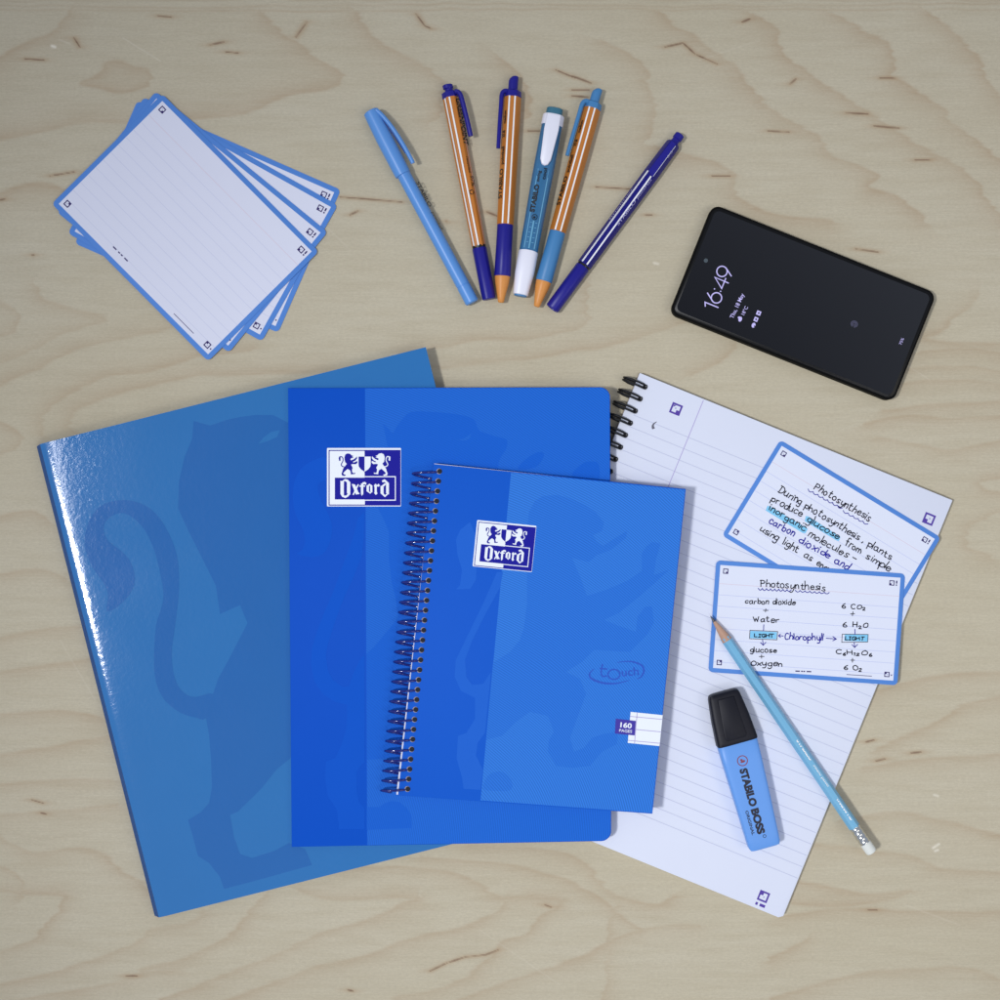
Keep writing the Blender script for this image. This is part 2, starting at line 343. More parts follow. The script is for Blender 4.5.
# ------------------------------------------------------------------ table top of birch plywood
RINGS = [
 [(600,42),(630,58),(645,75),(650,95),(652,115),(648,135)],
 [(655,12),(680,28),(708,48),(732,66),(748,84),(764,104),(792,122),(816,136),(828,150),(848,164),(878,176),(868,187),(896,196),(924,218)],
 [(750,14),(772,30),(780,45),(790,62),(804,72),(820,84),(850,100),(872,114),(888,126),(912,142),(936,155),(960,170),(980,188),(990,206),(1010,225)],
 [(836,14),(860,32),(880,40),(894,52),(898,66),(892,76),(908,86),(924,98),(944,110),(950,124),(970,136),(1000,160)],
 [(932,14),(945,30),(965,48),(980,60),(982,72),(988,85),(1010,104)],
 [(655,148),(690,157),(715,164),(730,175),(736,190),(750,206),(790,218),(830,222)],
 [(82,83),(95,76),(105,65),(118,62),(132,67),(148,70),(151,82),(135,89),(115,91),(95,87),(82,83)],
 [(-10,62),(20,45),(50,33),(62,20),(66,12)],
 [(260,14),(275,25),(300,45),(325,65),(341,80),(325,88),(280,97),(240,112),(200,118),(130,121),(80,122),(30,134),(-10,140)],
 [(358,14),(375,40),(400,55),(430,68),(444,90),(438,112)],
 [(505,60),(520,75),(528,96),(524,118)],
 [(-10,194),(40,183),(62,190)],
 [(-10,300),(14,310),(17,320),(10,330),(-10,338)],
 [(37,289),(45,300),(70,308),(104,318),(85,325),(60,335),(30,350),(-10,364)],
 [(185,310),(175,325),(157,330),(130,335),(90,345),(60,358),(35,370),(-10,386)],
 [(250,350),(200,355),(147,371),(110,377),(75,392),(52,405),(38,418),(45,432)],
 [(330,372),(260,372),(196,375),(150,385),(100,398),(70,412),(66,425),(80,434)],
 [(-10,420),(15,432),(18,445),(-10,458)],
 [(-10,520),(30,512),(48,520)],[(-10,575),(40,570),(62,578)],
 [(-10,640),(30,634),(80,626)],[(-10,673),(40,668),(88,660)],[(-10,716),(60,712),(98,719)],[(-10,759),(60,747),(110,736)],
 [(-10,786),(60,782),(112,780)],[(-10,818),(50,812),(118,806)],
 [(-10,822),(5,838),(25,850),(45,853),(90,850),(115,862),(135,880),(150,892)],
 [(-10,862),(12,870),(20,884),(19,896)],
 [(-10,960),(15,947),(40,935),(55,915),(60,898),(40,894),(-10,890)],
 [(-10,986),(60,970),(105,955),(140,940),(152,930),(180,926),(205,912)],
 [(-10,1006),(80,990),(130,978),(180,968)],
 [(140,972),(180,960),(215,945),(240,925),(262,897)],
 [(160,1000),(230,975),(280,955),(300,945),(330,930),(370,918),(402,905),(421,899),(390,897),(330,898),(300,890)],
 [(215,1003),(280,982),(330,965),(380,950),(430,935),(470,925),(495,912),(503,900)],
 [(395,1000),(450,985),(490,962),(500,945),(525,935),(545,915),(563,900),(530,898)],
 [(450,1005),(530,975),(560,965),(600,950),(640,930),(700,925)],
 [(330,866),(420,870),(470,880),(500,897),(545,898),(563,900)],
 [(420,858),(500,865),(560,880),(590,893),(622,915),(640,930)],
 [(470,846),(540,850),(580,862),(602,882),(615,896),(660,905),(675,898)],
 [(605,1005),(608,960),(612,930),(618,905)],
 [(865,695),(900,685),(935,678),(965,674),(1010,672)],
 [(875,748),(905,735),(940,722),(965,705),(1010,694)],
 [(865,768),(920,760),(1010,755)],[(845,822),(900,812),(940,822),(970,828),(1010,842)],
 [(815,845),(860,850),(910,855),(940,870),(1010,873)],
 [(785,878),(840,890),(872,896),(912,892),(890,899),(840,906),(790,902)],
 [(785,915),(850,910),(920,913),(1010,913)],[(770,958),(800,945),(806,940)],[(770,1000),(820,985),(860,975),(920,970),(970,970),(1010,987)],
 [(974,296),(968,305),(955,315),(945,330),(926,337),(950,343),(1010,346)],
 [(922,353),(960,349),(1010,357)],[(905,370),(950,366),(1010,372)],[(898,385),(950,380),(1010,386)],[(885,411),(950,405),(1010,402)],
 [(865,424),(900,416),(950,419),(1010,417)],[(875,438),(920,447),(960,451),(1010,440)],
 [(1010,478),(985,479),(976,485),(988,492),(1010,494)],[(1010,507),(980,520),(968,532),(972,548),(990,556)],
 [(590,286),(588,305),(585,322),(560,332),(520,338),(470,340),(440,347),(400,352)],
 [(690,318),(640,335),(600,345),(550,355),(500,360),(440,368)],[(735,345),(720,360),(690,375)],
 [(-10,5),(200,8),(420,4),(700,6),(1010,3)],[(-10,10),(300,11),(600,9),(1010,10)],[(-10,1),(500,-1),(1010,0)],
]
FLECKS = [((158,16),(171,17),1.4),((74,38),(80,47),1.0),((210,45),(224,42),1.8),((296,37),(307,22),1.0),((416,14),(425,26),1.6),((425,26),(432,29),1.2),
 ((556,70),(575,78),1.2),((572,76),(591,83),2.6),((572,90),(589,90),1.4),((572,96),(588,97),1.4),((528,131),(542,131),.9),((596,187),(630,189),1.5),
 ((665,47),(683,43),1.5),((683,43),(695,54),1.8),((695,54),(717,64),1.4),((742,22),(750,19),2.2),((790,84),(796,79),2.0),((846,113),(868,114),1.4),
 ((874,126),(899,128),2.0),((880,78),(896,78),1.0),((768,131),(789,132),1.2),((340,197),(402,202),1.3),((50,176),(74,172),1.0),((0,200),(5,199),2.2),
 ((350,215),(358,211),1.6),((712,176),(730,176),1.0),((645,215),(652,215),1.4),((856,249),(878,252),1.4),((876,761),(885,759),1.8),((911,753),(921,752),1.8),
 ((868,910),(877,910),1.2),((430,971),(447,963),1.7),((447,963),(465,957),1.2),((465,957),(485,955),1.0),((485,955),(498,950),1.7),((348,990),(353,991),1.6),
 ((126,976),(137,976),1.8),((32,800),(43,803),1.0),((41,813),(46,814),1.6),((826,733),(832,732),1.2),((487,212),(497,216),2.2),((866,742),(874,740),1.2),
 ((25,59),(44,60),1.0),((226,52),(238,53),.9),((915,160),(932,160),.9),((545,905),(551,907),1.2),((32,255),(34,255),1.2),((446,221),(447,222),1.6)]
def vnoise(x, y, seed):
    r = np.random.RandomState(seed); T = r.rand(256, 256)
    xi = np.floor(x).astype(int); yi = np.floor(y).astype(int); fx = x - xi; fy = y - yi
    fx = fx * fx * (3 - 2 * fx); fy = fy * fy * (3 - 2 * fy)
    g = lambda a, b: T[a % 256, b % 256]
    return (g(xi, yi) * (1 - fx) + g(xi + 1, yi) * fx) * (1 - fy) + (g(xi, yi + 1) * (1 - fx) + g(xi + 1, yi + 1) * fx) * fy
def build_table():
    inner = np.arange(-14, 1014.01, 1.0)
    ax = np.concatenate([np.linspace(-600, -30, 20), inner, np.linspace(1030, 1600, 20)])
    ay = np.concatenate([np.linspace(-600, -30, 20), inner, np.linspace(1030, 1600, 20)])
    X, Y = np.meshgrid(ax, ay); ny, nx = X.shape
    W = X + (vnoise(X / 40, Y / 3.0, 1) - .5) * 7 + (vnoise(X / 60, Y / 14.0, 2) - .5) * 10
    Z = Y + (vnoise(X / 25, Y / 25, 3) - .5) * 3
    ring = np.zeros_like(X)
    for k, pl in enumerate(RINGS):
        pl = smooth(pl, 4); P = np.array(pl); wide = 11 if k < 12 else 8
        x0, y0 = P.min(0) - 28; x1, y1 = P.max(0) + 28
        ix = np.where((ax > x0) & (ax < x1))[0]; iy = np.where((ay > y0) & (ay < y1))[0]
        if len(ix) == 0 or len(iy) == 0: continue
        sl = (slice(iy[0], iy[-1] + 1), slice(ix[0], ix[-1] + 1)); wx = W[sl]; wy = Z[sl]
        best = np.full(wx.shape, 1e9); sign = np.zeros(wx.shape)
        for (ax_, ay_), (bx, by) in zip(P[:-1], P[1:]):
            dx, dy = bx - ax_, by - ay_; L2 = dx * dx + dy * dy + 1e-9
            t = np.clip(((wx - ax_) * dx + (wy - ay_) * dy) / L2, 0, 1)
            d = np.hypot(wx - ax_ - t * dx, wy - ay_ - t * dy); cr_ = dx * (wy - ay_) - dy * (wx - ax_)
            mk = d < best; best[mk] = d[mk]; sign[mk] = cr_[mk]
        soft = np.where(sign > 0, np.exp(-best / wide), np.exp(-(best / 2.2) ** 2))
        amp = 0.55 + 0.45 * vnoise(wx / 60, wy / 30, 20 + k)
        if pl[0][1] < 13 and pl[-1][1] < 13 and k > 50: soft = np.exp(-(best / 1.2) ** 2); amp = amp * 0.8
        ring[sl] = np.maximum(ring[sl], soft * amp * (0.66 if k < 12 else 0.54))
    F = Fr(500, 500, 0, 0, 0)
    co = np.stack([(X - 500) * S, -(Y - 500) * S, np.zeros_like(X)], -1).reshape(-1, 3)
    me = bpy.data.meshes.new("table_top"); nv = nx * ny; i = np.arange(nv).reshape(ny, nx)
    q = np.stack([i[:-1, :-1], i[1:, :-1], i[1:, 1:], i[:-1, 1:]], -1).reshape(-1, 4)
    me.vertices.add(nv); me.vertices.foreach_set("co", co.astype(np.float32).ravel())
    me.loops.add(q.size); me.loops.foreach_set("vertex_index", q.astype(np.int32).ravel())
    me.polygons.add(len(q)); me.polygons.foreach_set("loop_start", np.arange(0, q.size, 4, dtype=np.int32))
    me.update(calc_edges=True); me.validate()
    at = me.attributes.new("growth_ring", 'FLOAT', 'POINT'); at.data.foreach_set("value", ring.astype(np.float32).ravel())
    fl = np.zeros_like(X); fl2 = np.zeros_like(X)
    for (a, b, wd) in FLECKS:
        x0, x1 = min(a[0], b[0]) - 14, max(a[0], b[0]) + 14; y0, y1 = min(a[1], b[1]) - 8, max(a[1], b[1]) + 8
        ix = np.where((ax > x0) & (ax < x1))[0]; iy = np.where((ay > y0) & (ay < y1))[0]
        sl = (slice(iy[0], iy[-1] + 1), slice(ix[0], ix[-1] + 1)); wx = X[sl]; wy = Y[sl]
        dx, dy = b[0] - a[0], b[1] - a[1]; L2 = dx * dx + dy * dy
        tt = ((wx - a[0]) * dx + (wy - a[1]) * dy) / L2; t = np.clip(tt, 0, 1)
        d = np.hypot(wx - a[0] - t * dx, wy - a[1] - t * dy) + (vnoise(wx / 7, wy / 3, 77) - .5) * .7
        prof = np.sqrt(np.clip(1 - (2 * t - 1) ** 2, 0.12, 1))
        fl[sl] = np.maximum(fl[sl], np.clip(1.25 - d / (wd * .55 * prof), 0, 1))
        dxs = np.maximum(0, np.maximum(min(a[0], b[0]) - wx, wx - max(a[0], b[0])))
        fl2[sl] = np.maximum(fl2[sl], np.exp(-dxs / 6) * np.exp(-(np.abs(wy - a[1] - t * dy) / 2.2) ** 2) * .6)
    at = me.attributes.new("fleck", 'FLOAT', 'POINT'); at.data.foreach_set("value", fl.astype(np.float32).ravel())
    at = me.attributes.new("fleck_stain", 'FLOAT', 'POINT'); at.data.foreach_set("value", fl2.astype(np.float32).ravel())
    sc_ = np.zeros_like(X)
    for (a, b, wd, am) in [((52,46),(55,47),1.3,.7),((123,38),(160,61),.4,.18),((60,40),(70,44),.4,.15),((654,263),(658,264),1.2,.45),((934,795),(938,796),1.1,.45),((933,848),(939,844),1.0,.6),((935,851),(938,850),1,.6),((905,905),(960,925),.3,.1),((180,190),(240,182),.3,.1),((700,60),(760,40),.3,.1),((60,640),(95,700),.3,.1),((480,930),(560,985),.3,.1),((850,330),(930,380),.3,.1),((300,200),(350,250),.3,.1)]:
        dx, dy = b[0] - a[0], b[1] - a[1]
        ix = np.where((ax > min(a[0], b[0]) - 6) & (ax < max(a[0], b[0]) + 6))[0]; iy = np.where((ay > min(a[1], b[1]) - 6) & (ay < max(a[1], b[1]) + 6))[0]
        sl = (slice(iy[0], iy[-1] + 1), slice(ix[0], ix[-1] + 1)); wx = X[sl]; wy = Y[sl]
        t = np.clip(((wx - a[0]) * dx + (wy - a[1]) * dy) / (dx * dx + dy * dy), 0, 1)
        sc_[sl] = np.maximum(sc_[sl], am * np.clip(1.2 - np.hypot(wx - a[0] - t * dx, wy - a[1] - t * dy) / (wd + .5), 0, 1))
    at = me.attributes.new("scratch", 'FLOAT', 'POINT'); at.data.foreach_set("value", sc_.astype(np.float32).ravel())
    m = bpy.data.materials.new("birch_plywood"); m.use_nodes = True; n = m.node_tree; b = n.nodes["Principled BSDF"]; lk = n.links.new
    def node(t, **k):
        x = n.nodes.new(t)
        for a_, v_ in k.items(): setattr(x, a_, v_)
        return x
    t = node("ShaderNodeTexCoord")
    def noise(sx_, sy_, scale, det=4, rough=.55):
        mp = node("ShaderNodeMapping"); mp.inputs["Scale"].default_value = (sx_, sy_, 1); lk(t.outputs["Object"], mp.inputs[0])
        no = node("ShaderNodeTexNoise"); no.inputs["Scale"].default_value = scale; no.inputs["Detail"].default_value = det; no.inputs["Roughness"].default_value = rough
        lk(mp.outputs[0], no.inputs["Vector"]); return no.outputs[0]
    def mix(fac, c1, c2, bt='MIX'):
        x = node("ShaderNodeMix", data_type='RGBA', blend_type=bt)
        for s_, v_ in ((0, fac), (6, c1), (7, c2)):
            if hasattr(v_, 'is_linked'): lk(v_, x.inputs[s_])
            else: x.inputs[s_].default_value = v_
        return x.outputs[2]
    def ramp(v, lo, hi, a=0.0, bb=1.0):
        x = node("ShaderNodeMapRange"); lk(v, x.inputs[0]); x.inputs[1].default_value = lo; x.inputs[2].default_value = hi
        x.inputs[3].default_value = a; x.inputs[4].default_value = bb; return x.outputs[0]
    base = mix(ramp(noise(1, 3, 3.0), .3, .7), alb((190, 184, 172)), alb((184, 176, 159)))          # broad tone drift
    base = mix(ramp(noise(3, 22, 8, 5), .42, .68, 0, .55), base, alb((176, 167, 150)))              # soft grain bands
    base = mix(ramp(noise(14, 420, 2.2, 5, .7), .35, .75, 0, .5), base, alb((168, 160, 146)))      # fine fibres
    base = mix(ramp(noise(60, 900, 3.0, 3, .7), .45, .75, 0, .42), base, alb((200, 192, 178)))      # pale fibres
    base = mix(ramp(noise(350, 800, 1.2, 4, .8), .35, .7, 0, .38), base, alb((150, 143, 131)))      # pores
    def attr(nm):
        x = node("ShaderNodeAttribute", attribute_name=nm); return x.outputs["Fac"]
    mu = node("ShaderNodeMath", operation='MULTIPLY'); lk(attr("growth_ring"), mu.inputs[0]); lk(ramp(noise(40, 400, 2, 4), .2, .8, .55, 1.2), mu.inputs[1])
    base = mix(mu.outputs[0], base, alb((160, 139, 118)))
    base = mix(attr("fleck_stain"), base, alb((160, 136, 112)))
    fk = node("ShaderNodeMath", operation='MULTIPLY'); lk(attr("fleck"), fk.inputs[0]); fk.inputs[1].default_value = .7
    base = mix(fk.outputs[0], base, alb((92, 64, 54)))
    base = mix(attr("scratch"), base, alb((222, 218, 214)))
    lk(base, b.inputs["Base Color"]); b.inputs["Roughness"].default_value = 0.62; b.inputs["Specular IOR Level"].default_value = 0.3
    bn = node("ShaderNodeBump"); bn.inputs["Strength"].default_value = .12; bn.inputs["Distance"].default_value = .0002
    lk(noise(60, 900, 3.0, 4), bn.inputs["Height"]); lk(bn.outputs[0], b.inputs["Normal"])
    me.materials.append(m)
    o = bpy.data.objects.new("table_top", me); C.objects.link(o); o['kind'] = 'structure'
    # body of the board beneath the face veneer
    mb = MB(); mb.prism([(-600, -600), (1600, -600), (1600, 1600), (-600, 1600)], -18 * MM, -.3, mat("plywood_core", (176, 160, 132), .7))
    mb.v = [(x - 500, y - 500, z) for x, y, z in mb.v]
    mb.build("table_board", F)['kind'] = 'structure'
build_table()

# ------------------------------------------------------------------ ring binder
F = Fr(32, 446, math.degrees(math.atan2(-99, 394)), 12, 0)
LION_BODY = [(193.5,421),(210,425.5),(228,419.5),(240,417),(255,415),(273,415),(287,422),(300,432),(300,748),(289,759.5),(277,769),(261,789),(238,811.5),(230,815),(234,837),(240,854),(252,858),(274,851),(289,843),(305,849),(312,865),(258,880),(224,889),(220,877),(209,863),(198,856),(193,837),(188,820),(201,812),(209,803),(212,787),(211,759),(209,735),(206,718),(213,694),(218,679),(230,657),(247.5,623),(240,605),(220,614),(216,586),(204,562),(186,526),(178,508),(179,481),(184.5,457),(192,439)]
LION_TAIL = [(213,694),(196,697),(184,693),(175,679),(171.6,654),(175,626),(179,589),(177,556),(168,532),(156,514),(141,503.5),(123,500),(105,503.5),(93,514),(85.5,532),(85.5,550),(93,568),(103.5,583),(108,595),(106.5,611),(117,607),(129,595),(135,580),(130.5,562),(120,550),(108,541),(103.5,529),(108,518.5),(120,513),(132,517),(144,529),(153,547),(159,568),(163.5,595),(160,612),(156,626),(154,657),(156,682),(165,700.6),(181,713),(196,717.6),(206,718)]
LION_EYE = [(258,444),(264,437),(271,432),(280,430),(277,437),(268,441)]
def rounded(pl): 
    return smooth(pl + [pl[0]], 3)[:-1]
t = thing('ring_binder', 'large glossy mid blue ring binder lying leftmost under the notebook', 'binder', F)
TZ = 12 * MM
mb = MB(); n = 40; V = []; us = [7.5 + (406 - 7.5) * (i / n) ** 2.2 for i in range(n + 1)]
def zc(u): return TZ - 1.6 * math.exp(-(u - 7.5) / 3.6) - 0.15 * math.exp(-(u - 7.5) / 22.0)
vN = 24
for u in us:
    for j in range(vN + 1): V.append((u, 488.5 * j / vN, zc(u)))
b0 = len(V)
for u in us:
    for j in range(vN + 1): V.append((u, 488.5 * j / vN, zc(u) - 1.8 * MM))
fs = []
for i in range(n):
    for j in range(vN):
        a = i * (vN + 1) + j; fs.append([a, a + 1, a + vN + 2, a + vN + 1]); fs.append([b0 + a, b0 + a + vN + 1, b0 + a + vN + 2, b0 + a + 1])
for i in range(n):
    a = i * (vN + 1); fs.append([a, a + vN + 1, b0 + a + vN + 1, b0 + a]); a += vN; fs.append([a, b0 + a, b0 + a + vN + 1, a + vN + 1])
for j in range(vN):
    fs.append([j, b0 + j, b0 + j + 1, j + 1]); a = n * (vN + 1) + j; fs.append([a, a + 1, b0 + a + 1, b0 + a])
mb.add(V, fs, BINDER); cover = mb.build('front_cover', F, t)
mb = MB(); mb.poly(F.L(LION_BODY), TZ + .05, BINDERD); mb.poly(F.L(rounded(LION_TAIL)), TZ + .08, BINDERD)
mb.poly(F.L(LION_EYE), TZ + .12, BINDER)
mb.build('printed_emblem', F, cover, ang=None)
mb = MB()
prof = [(0, 0), (0.3, 4.0), (2.6, 8.0), (5.0, 12.2), (6.9, 15.4), (7.6, zc(7.5) + .1), (9.5, zc(7.5) - 2.7), (5, 8), (4, 0)]
V = [(u, 0.0, z) for u, z in prof] + [(u, 488.5, z) for u, z in prof]; N = len(prof)
mb.add(V, [[i, (i + 1) % N, N + (i + 1) % N, N + i] for i in range(N)] + [list(range(N))[::-1], list(range(N, 2 * N))], SPINE)
mb.build('spine', F, t, ang=60)
mb = MB(); mb.prism([(4.2, 0), (404, 0), (404, 488), (4.2, 488)], 0, 1.6 * MM, SPINE); mb.build('back_cover', F, t)
mb = MB(); mb.prism([(60, 8), (396, 8), (396, 478), (60, 478)], 1.7 * MM, 9 * MM, PAPER); mb.build('paper_block', F, t)

# ------------------------------------------------------------------ ruled pad with black twin wire
AP = math.degrees(math.atan2(127, 312)); F = Fr(640, 373, AP, 6, 0)
t = thing('ruled_writing_pad', 'white ruled writing pad with black wire rings lying under the cards and highlighter', 'writing pad', F)
WP, HP = 337.5, 452
mb = MB(); PT = 6 * MM
page = [(0, 0), (WP - .6, 0), (WP, .6), (WP, HP - 3), (WP - 4, HP), (0, HP)]
mb.prism(page, .6, PT, PAPER, bev=.25); pages = mb.build('page_block', F, t)
mb = MB(); mb.prism(rrect(-1, -1, WP + .4, HP + .4, .8, 3), 0, .6, mat("pad_back_board", (150, 140, 128), .7)); mb.build('back_board', F, t)
mb = MB(); z = PT + .04
v = 41.3; k = 0
while v < HP - 34:
    mb.ribbon([(10, v), (WP - 1.5, v)], .75, z, RULE); v += 12.24; k += 1
mb.ribbon([(69, 1.5), (69, HP - 2)], .85, z + .03, MARGIN)
mb.build('printed_rules', F, pages, ang=None)
a = F.loc(676, 409); corner_mark(F, pages, a[0], a[1], 11, z, VIOLET, fill=(1, 1), nick=True)
a = F.loc(929, 519); corner_mark(F, pages, a[0], a[1], 11, z, VIOLET, fill=(-1, 1))
a = F.loc(763.5, 896.5); corner_mark(F, pages, a[0], a[1], 10.5, z, VIOLET, fill=(-1, -1), bang='below')
mb = MB(); a = F.loc(654, 426); mb.ribbon(smooth(F.L([(656.6, 421.8), (654, 423.6), (652.8, 426), (653.3, 428)]), 4), lambda q: .6 + 2.4 * q, z, mat("smudge_grey", (92, 92, 110), .6)); mb.build('pencil_smudge', F, pages, ang=None)
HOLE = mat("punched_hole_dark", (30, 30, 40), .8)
nr = 34
for i in range(nr):
    v = 11.0 + i * 13.03; 
    mb = MB(); cu_, ru, rz = -1.6, 11.6, 6.6
    for dv in (-1.75, 1.75):
        pts = []
        for j in range(25):
            q = math.radians(8 + 344 * j / 24) ; pts.append((cu_ + ru * math.cos(q) * (1.0 if math.cos(q) < 0 else .98), v + dv * (1 if math.cos(q) > -.6 else .75), 7.2 + rz * math.sin(q)))
        mb.tube(pts, 1.1, BLACK, n=8)
    mb.tube([(cu_ + ru * .98, v - 1.9, PT + .9), (cu_ + ru * 1.07, v - 1.3, PT + .8), (cu_ + ru * 1.1, v, PT + .8), (cu_ + ru * 1.07, v + 1.3, PT + .8), (cu_ + ru * .98, v + 1.9, PT + .9)], 1.15, BLACK, n=8)
    mb.poly(circ(cu_ + ru * 1.0, v, 2.6, 14), PT + .05, HOLE)
    mb.build('wire_ring', F, t)

# ------------------------------------------------------------------ labels shared by the two notebooks
def label_art(F, parent, W, Hh):
    """brand label built in a W x Hh field at local origin"""
    k = W / 74.0
    def T(x, y): return ((x - 4.6) * k, (y - 3.6) * (Hh / 58.4))        # x,y in the zoomed label's pixels / 11.9
    def P(pts): return [T(x / 11.9, y / 11.9) for x, y in pts]
    lb = MB(); zz = .12
    lb.prism(rrect(0, 0, W, Hh, .8, 3), .02, zz, LOGOW); lab = lb.build('label', F, parent)
    m = MB()
    frame = [(80, 72), (925, 72), (925, 722), (80, 722)]
    m.ribbon(P(frame), 1.0 * k, zz + .02, LOGOB, closed=True, dz=0)
    m.poly(P([(502, 74), (922, 74), (922, 718), (506, 718), (506, 664), (502, 664)]), zz + .03, LOGOB)
    m.poly(P([(148, 396), (858, 396), (858, 655), (148, 655)]), zz + .05, LOGOB)
    m.ribbon(P([(502, 384), (868, 384), (868, 664), (150, 664)]), 1.0 * k, zz + .07, LOGOW, dz=0)
    lion = [(262,150),(275,118),(300,106),(330,112),(345,128),(372,140),(352,148),(372,158),(345,165),(332,172),(340,190),(372,178),(398,158),(412,142),(414,165),(396,190),(362,208),(372,216),(396,206),(414,196),(418,218),(398,236),(360,234),(340,240),(352,262),(362,280),(352,300),(356,334),(372,342),(392,336),(388,352),(340,358),(336,330),(330,310),(300,292),(270,318),(248,342),(256,356),(280,362),(268,376),(236,372),(226,350),(236,326),(246,290),(268,262),(290,232),(270,210),(264,180)]
    m.poly(P(lion), zz + .06, LOGOB); m.poly(P([(1003 - x, y - 2) for x, y in lion]), zz + .06, LOGOW)
    tail = [(262,268),(238,262),(224,240),(236,214),(246,190),(242,160),(226,146),(204,152),(200,172),(212,186)]
    m.ribbon(smooth(P(tail), 3), .95 * k, zz + .065, LOGOB); m.ribbon(smooth(P([(1003 - x, y - 2) for x, y in tail]), 3), .95 * k, zz + .065, LOGOW)
    m.ribbon(P([(208, 150), (206, 190)]), 1.5 * k, zz + .075, LOGOB); m.ribbon(P([(797, 148), (799, 188)]), 1.5 * k, zz + .075, LOGOW)
    m.poly(P([(430, 145), (502, 145), (502, 326), (458, 296), (434, 264), (430, 230)]), zz + .08, LOGOB)
    m.poly(P([(502, 145), (575, 145), (575, 230), (571, 264), (546, 296), (502, 326)]), zz + .08, LOGOW)
    m.ribbon(P([(580, 145), (580, 232), (572, 270), (546, 302), (502, 332)]), .5 * k, zz + .085, LOGOB)
    def nib(pl, wx, wy, z):        # broad pen held at a slant
        d = Vector((wx, wy))
        for a, b in zip(pl[:-1], pl[1:]):
            q = [(a[0] - d.x, a[1] - d.y), (a[0] + d.x, a[1] + d.y), (b[0] + d.x, b[1] + d.y), (b[0] - d.x, b[1] - d.y)]
            A = abs(sum(q[i][0] * q[(i + 1) % 4][1] - q[(i + 1) % 4][0] * q[i][1] for i in range(4)))
            if A > 40: m.poly(P(q), z, LOGOW); z += .004
        return z
    z0 = zz + .10
    z0 = nib([(235, 440), (235, 600)], 20, 10, z0); z0 = nib([(312, 450), (312, 590)], 20, 10, z0)
    m.poly(P([(215,448),(270,412),(300,418),(332,450),(332,470),(300,456),(262,432),(256,450),(256,470),(215,470)]), z0, LOGOW); z0 += .004
    m.poly(P([(215,590),(240,590),(262,610),(290,608),(296,590),(332,585),(310,618),(274,638),(236,624)]), z0, LOGOW); z0 += .004
    for pl, a_, b_ in [([(372,482),(418,592)],17,-6), ([(428,476),(366,600)],7,4)]: z0 = nib(pl, a_, b_, z0)
    z0 = nib([(352, 478), (385, 484)], 3, 8, z0); z0 = nib([(405, 586), (440, 582)], 3, 8, z0)
    z0 = nib([(473, 470), (473, 590)], 14, 6, z0); m.poly(P([(459,480),(480,452),(506,446),(526,462),(516,482),(498,470),(486,484)]), z0, LOGOW); z0 += .004
    m.poly(P([(442,488),(510,488),(506,504),(440,504)]), z0, LOGOW); z0 += .004
    m.poly(P([(459,590),(487,584),(470,612)]), z0, LOGOW); z0 += .004
    z0 = nib([(540, 492), (540, 564)], 14, 7, z0); z0 = nib([(582, 492), (582, 564)], 13, 7, z0)
    m.poly(P([(526,494),(560,468),(595,490),(595,502),(560,490),(554,502)]), z0, LOGOW); z0 += .004
    m.poly(P([(526,556),(554,556),(562,566),(595,560),(570,588)]), z0, LOGOW); z0 += .004
    z0 = nib([(634, 480), (634, 580)], 13, 6, z0); m.poly(P([(612,490),(636,466),(647,486),(668,468),(684,486),(672,504),(650,500),(620,504)]), z0, LOGOW); z0 += .004
    m.poly(P([(614,574),(648,566),(656,584),(634,602)]), z0, LOGOW); z0 += .004
    z0 = nib([(710, 500), (710, 590)], 18, 8, z0); z0 = nib([(775, 470), (775, 588)], 17, 8, z0)
    m.poly(P([(708,430),(742,414),(792,462),(792,482),(758,466),(742,446),(716,452)]), z0, LOGOW); z0 += .004
    m.poly(P([(692,504),(744,460),(760,474),(728,504)]), z0, LOGOW); z0 += .004
    m.poly(P([(692,582),(728,582),(744,606),(758,590),(792,584),(744,628)]), z0, LOGOW)
    m.build('printed_crest', F, lab, ang=None)

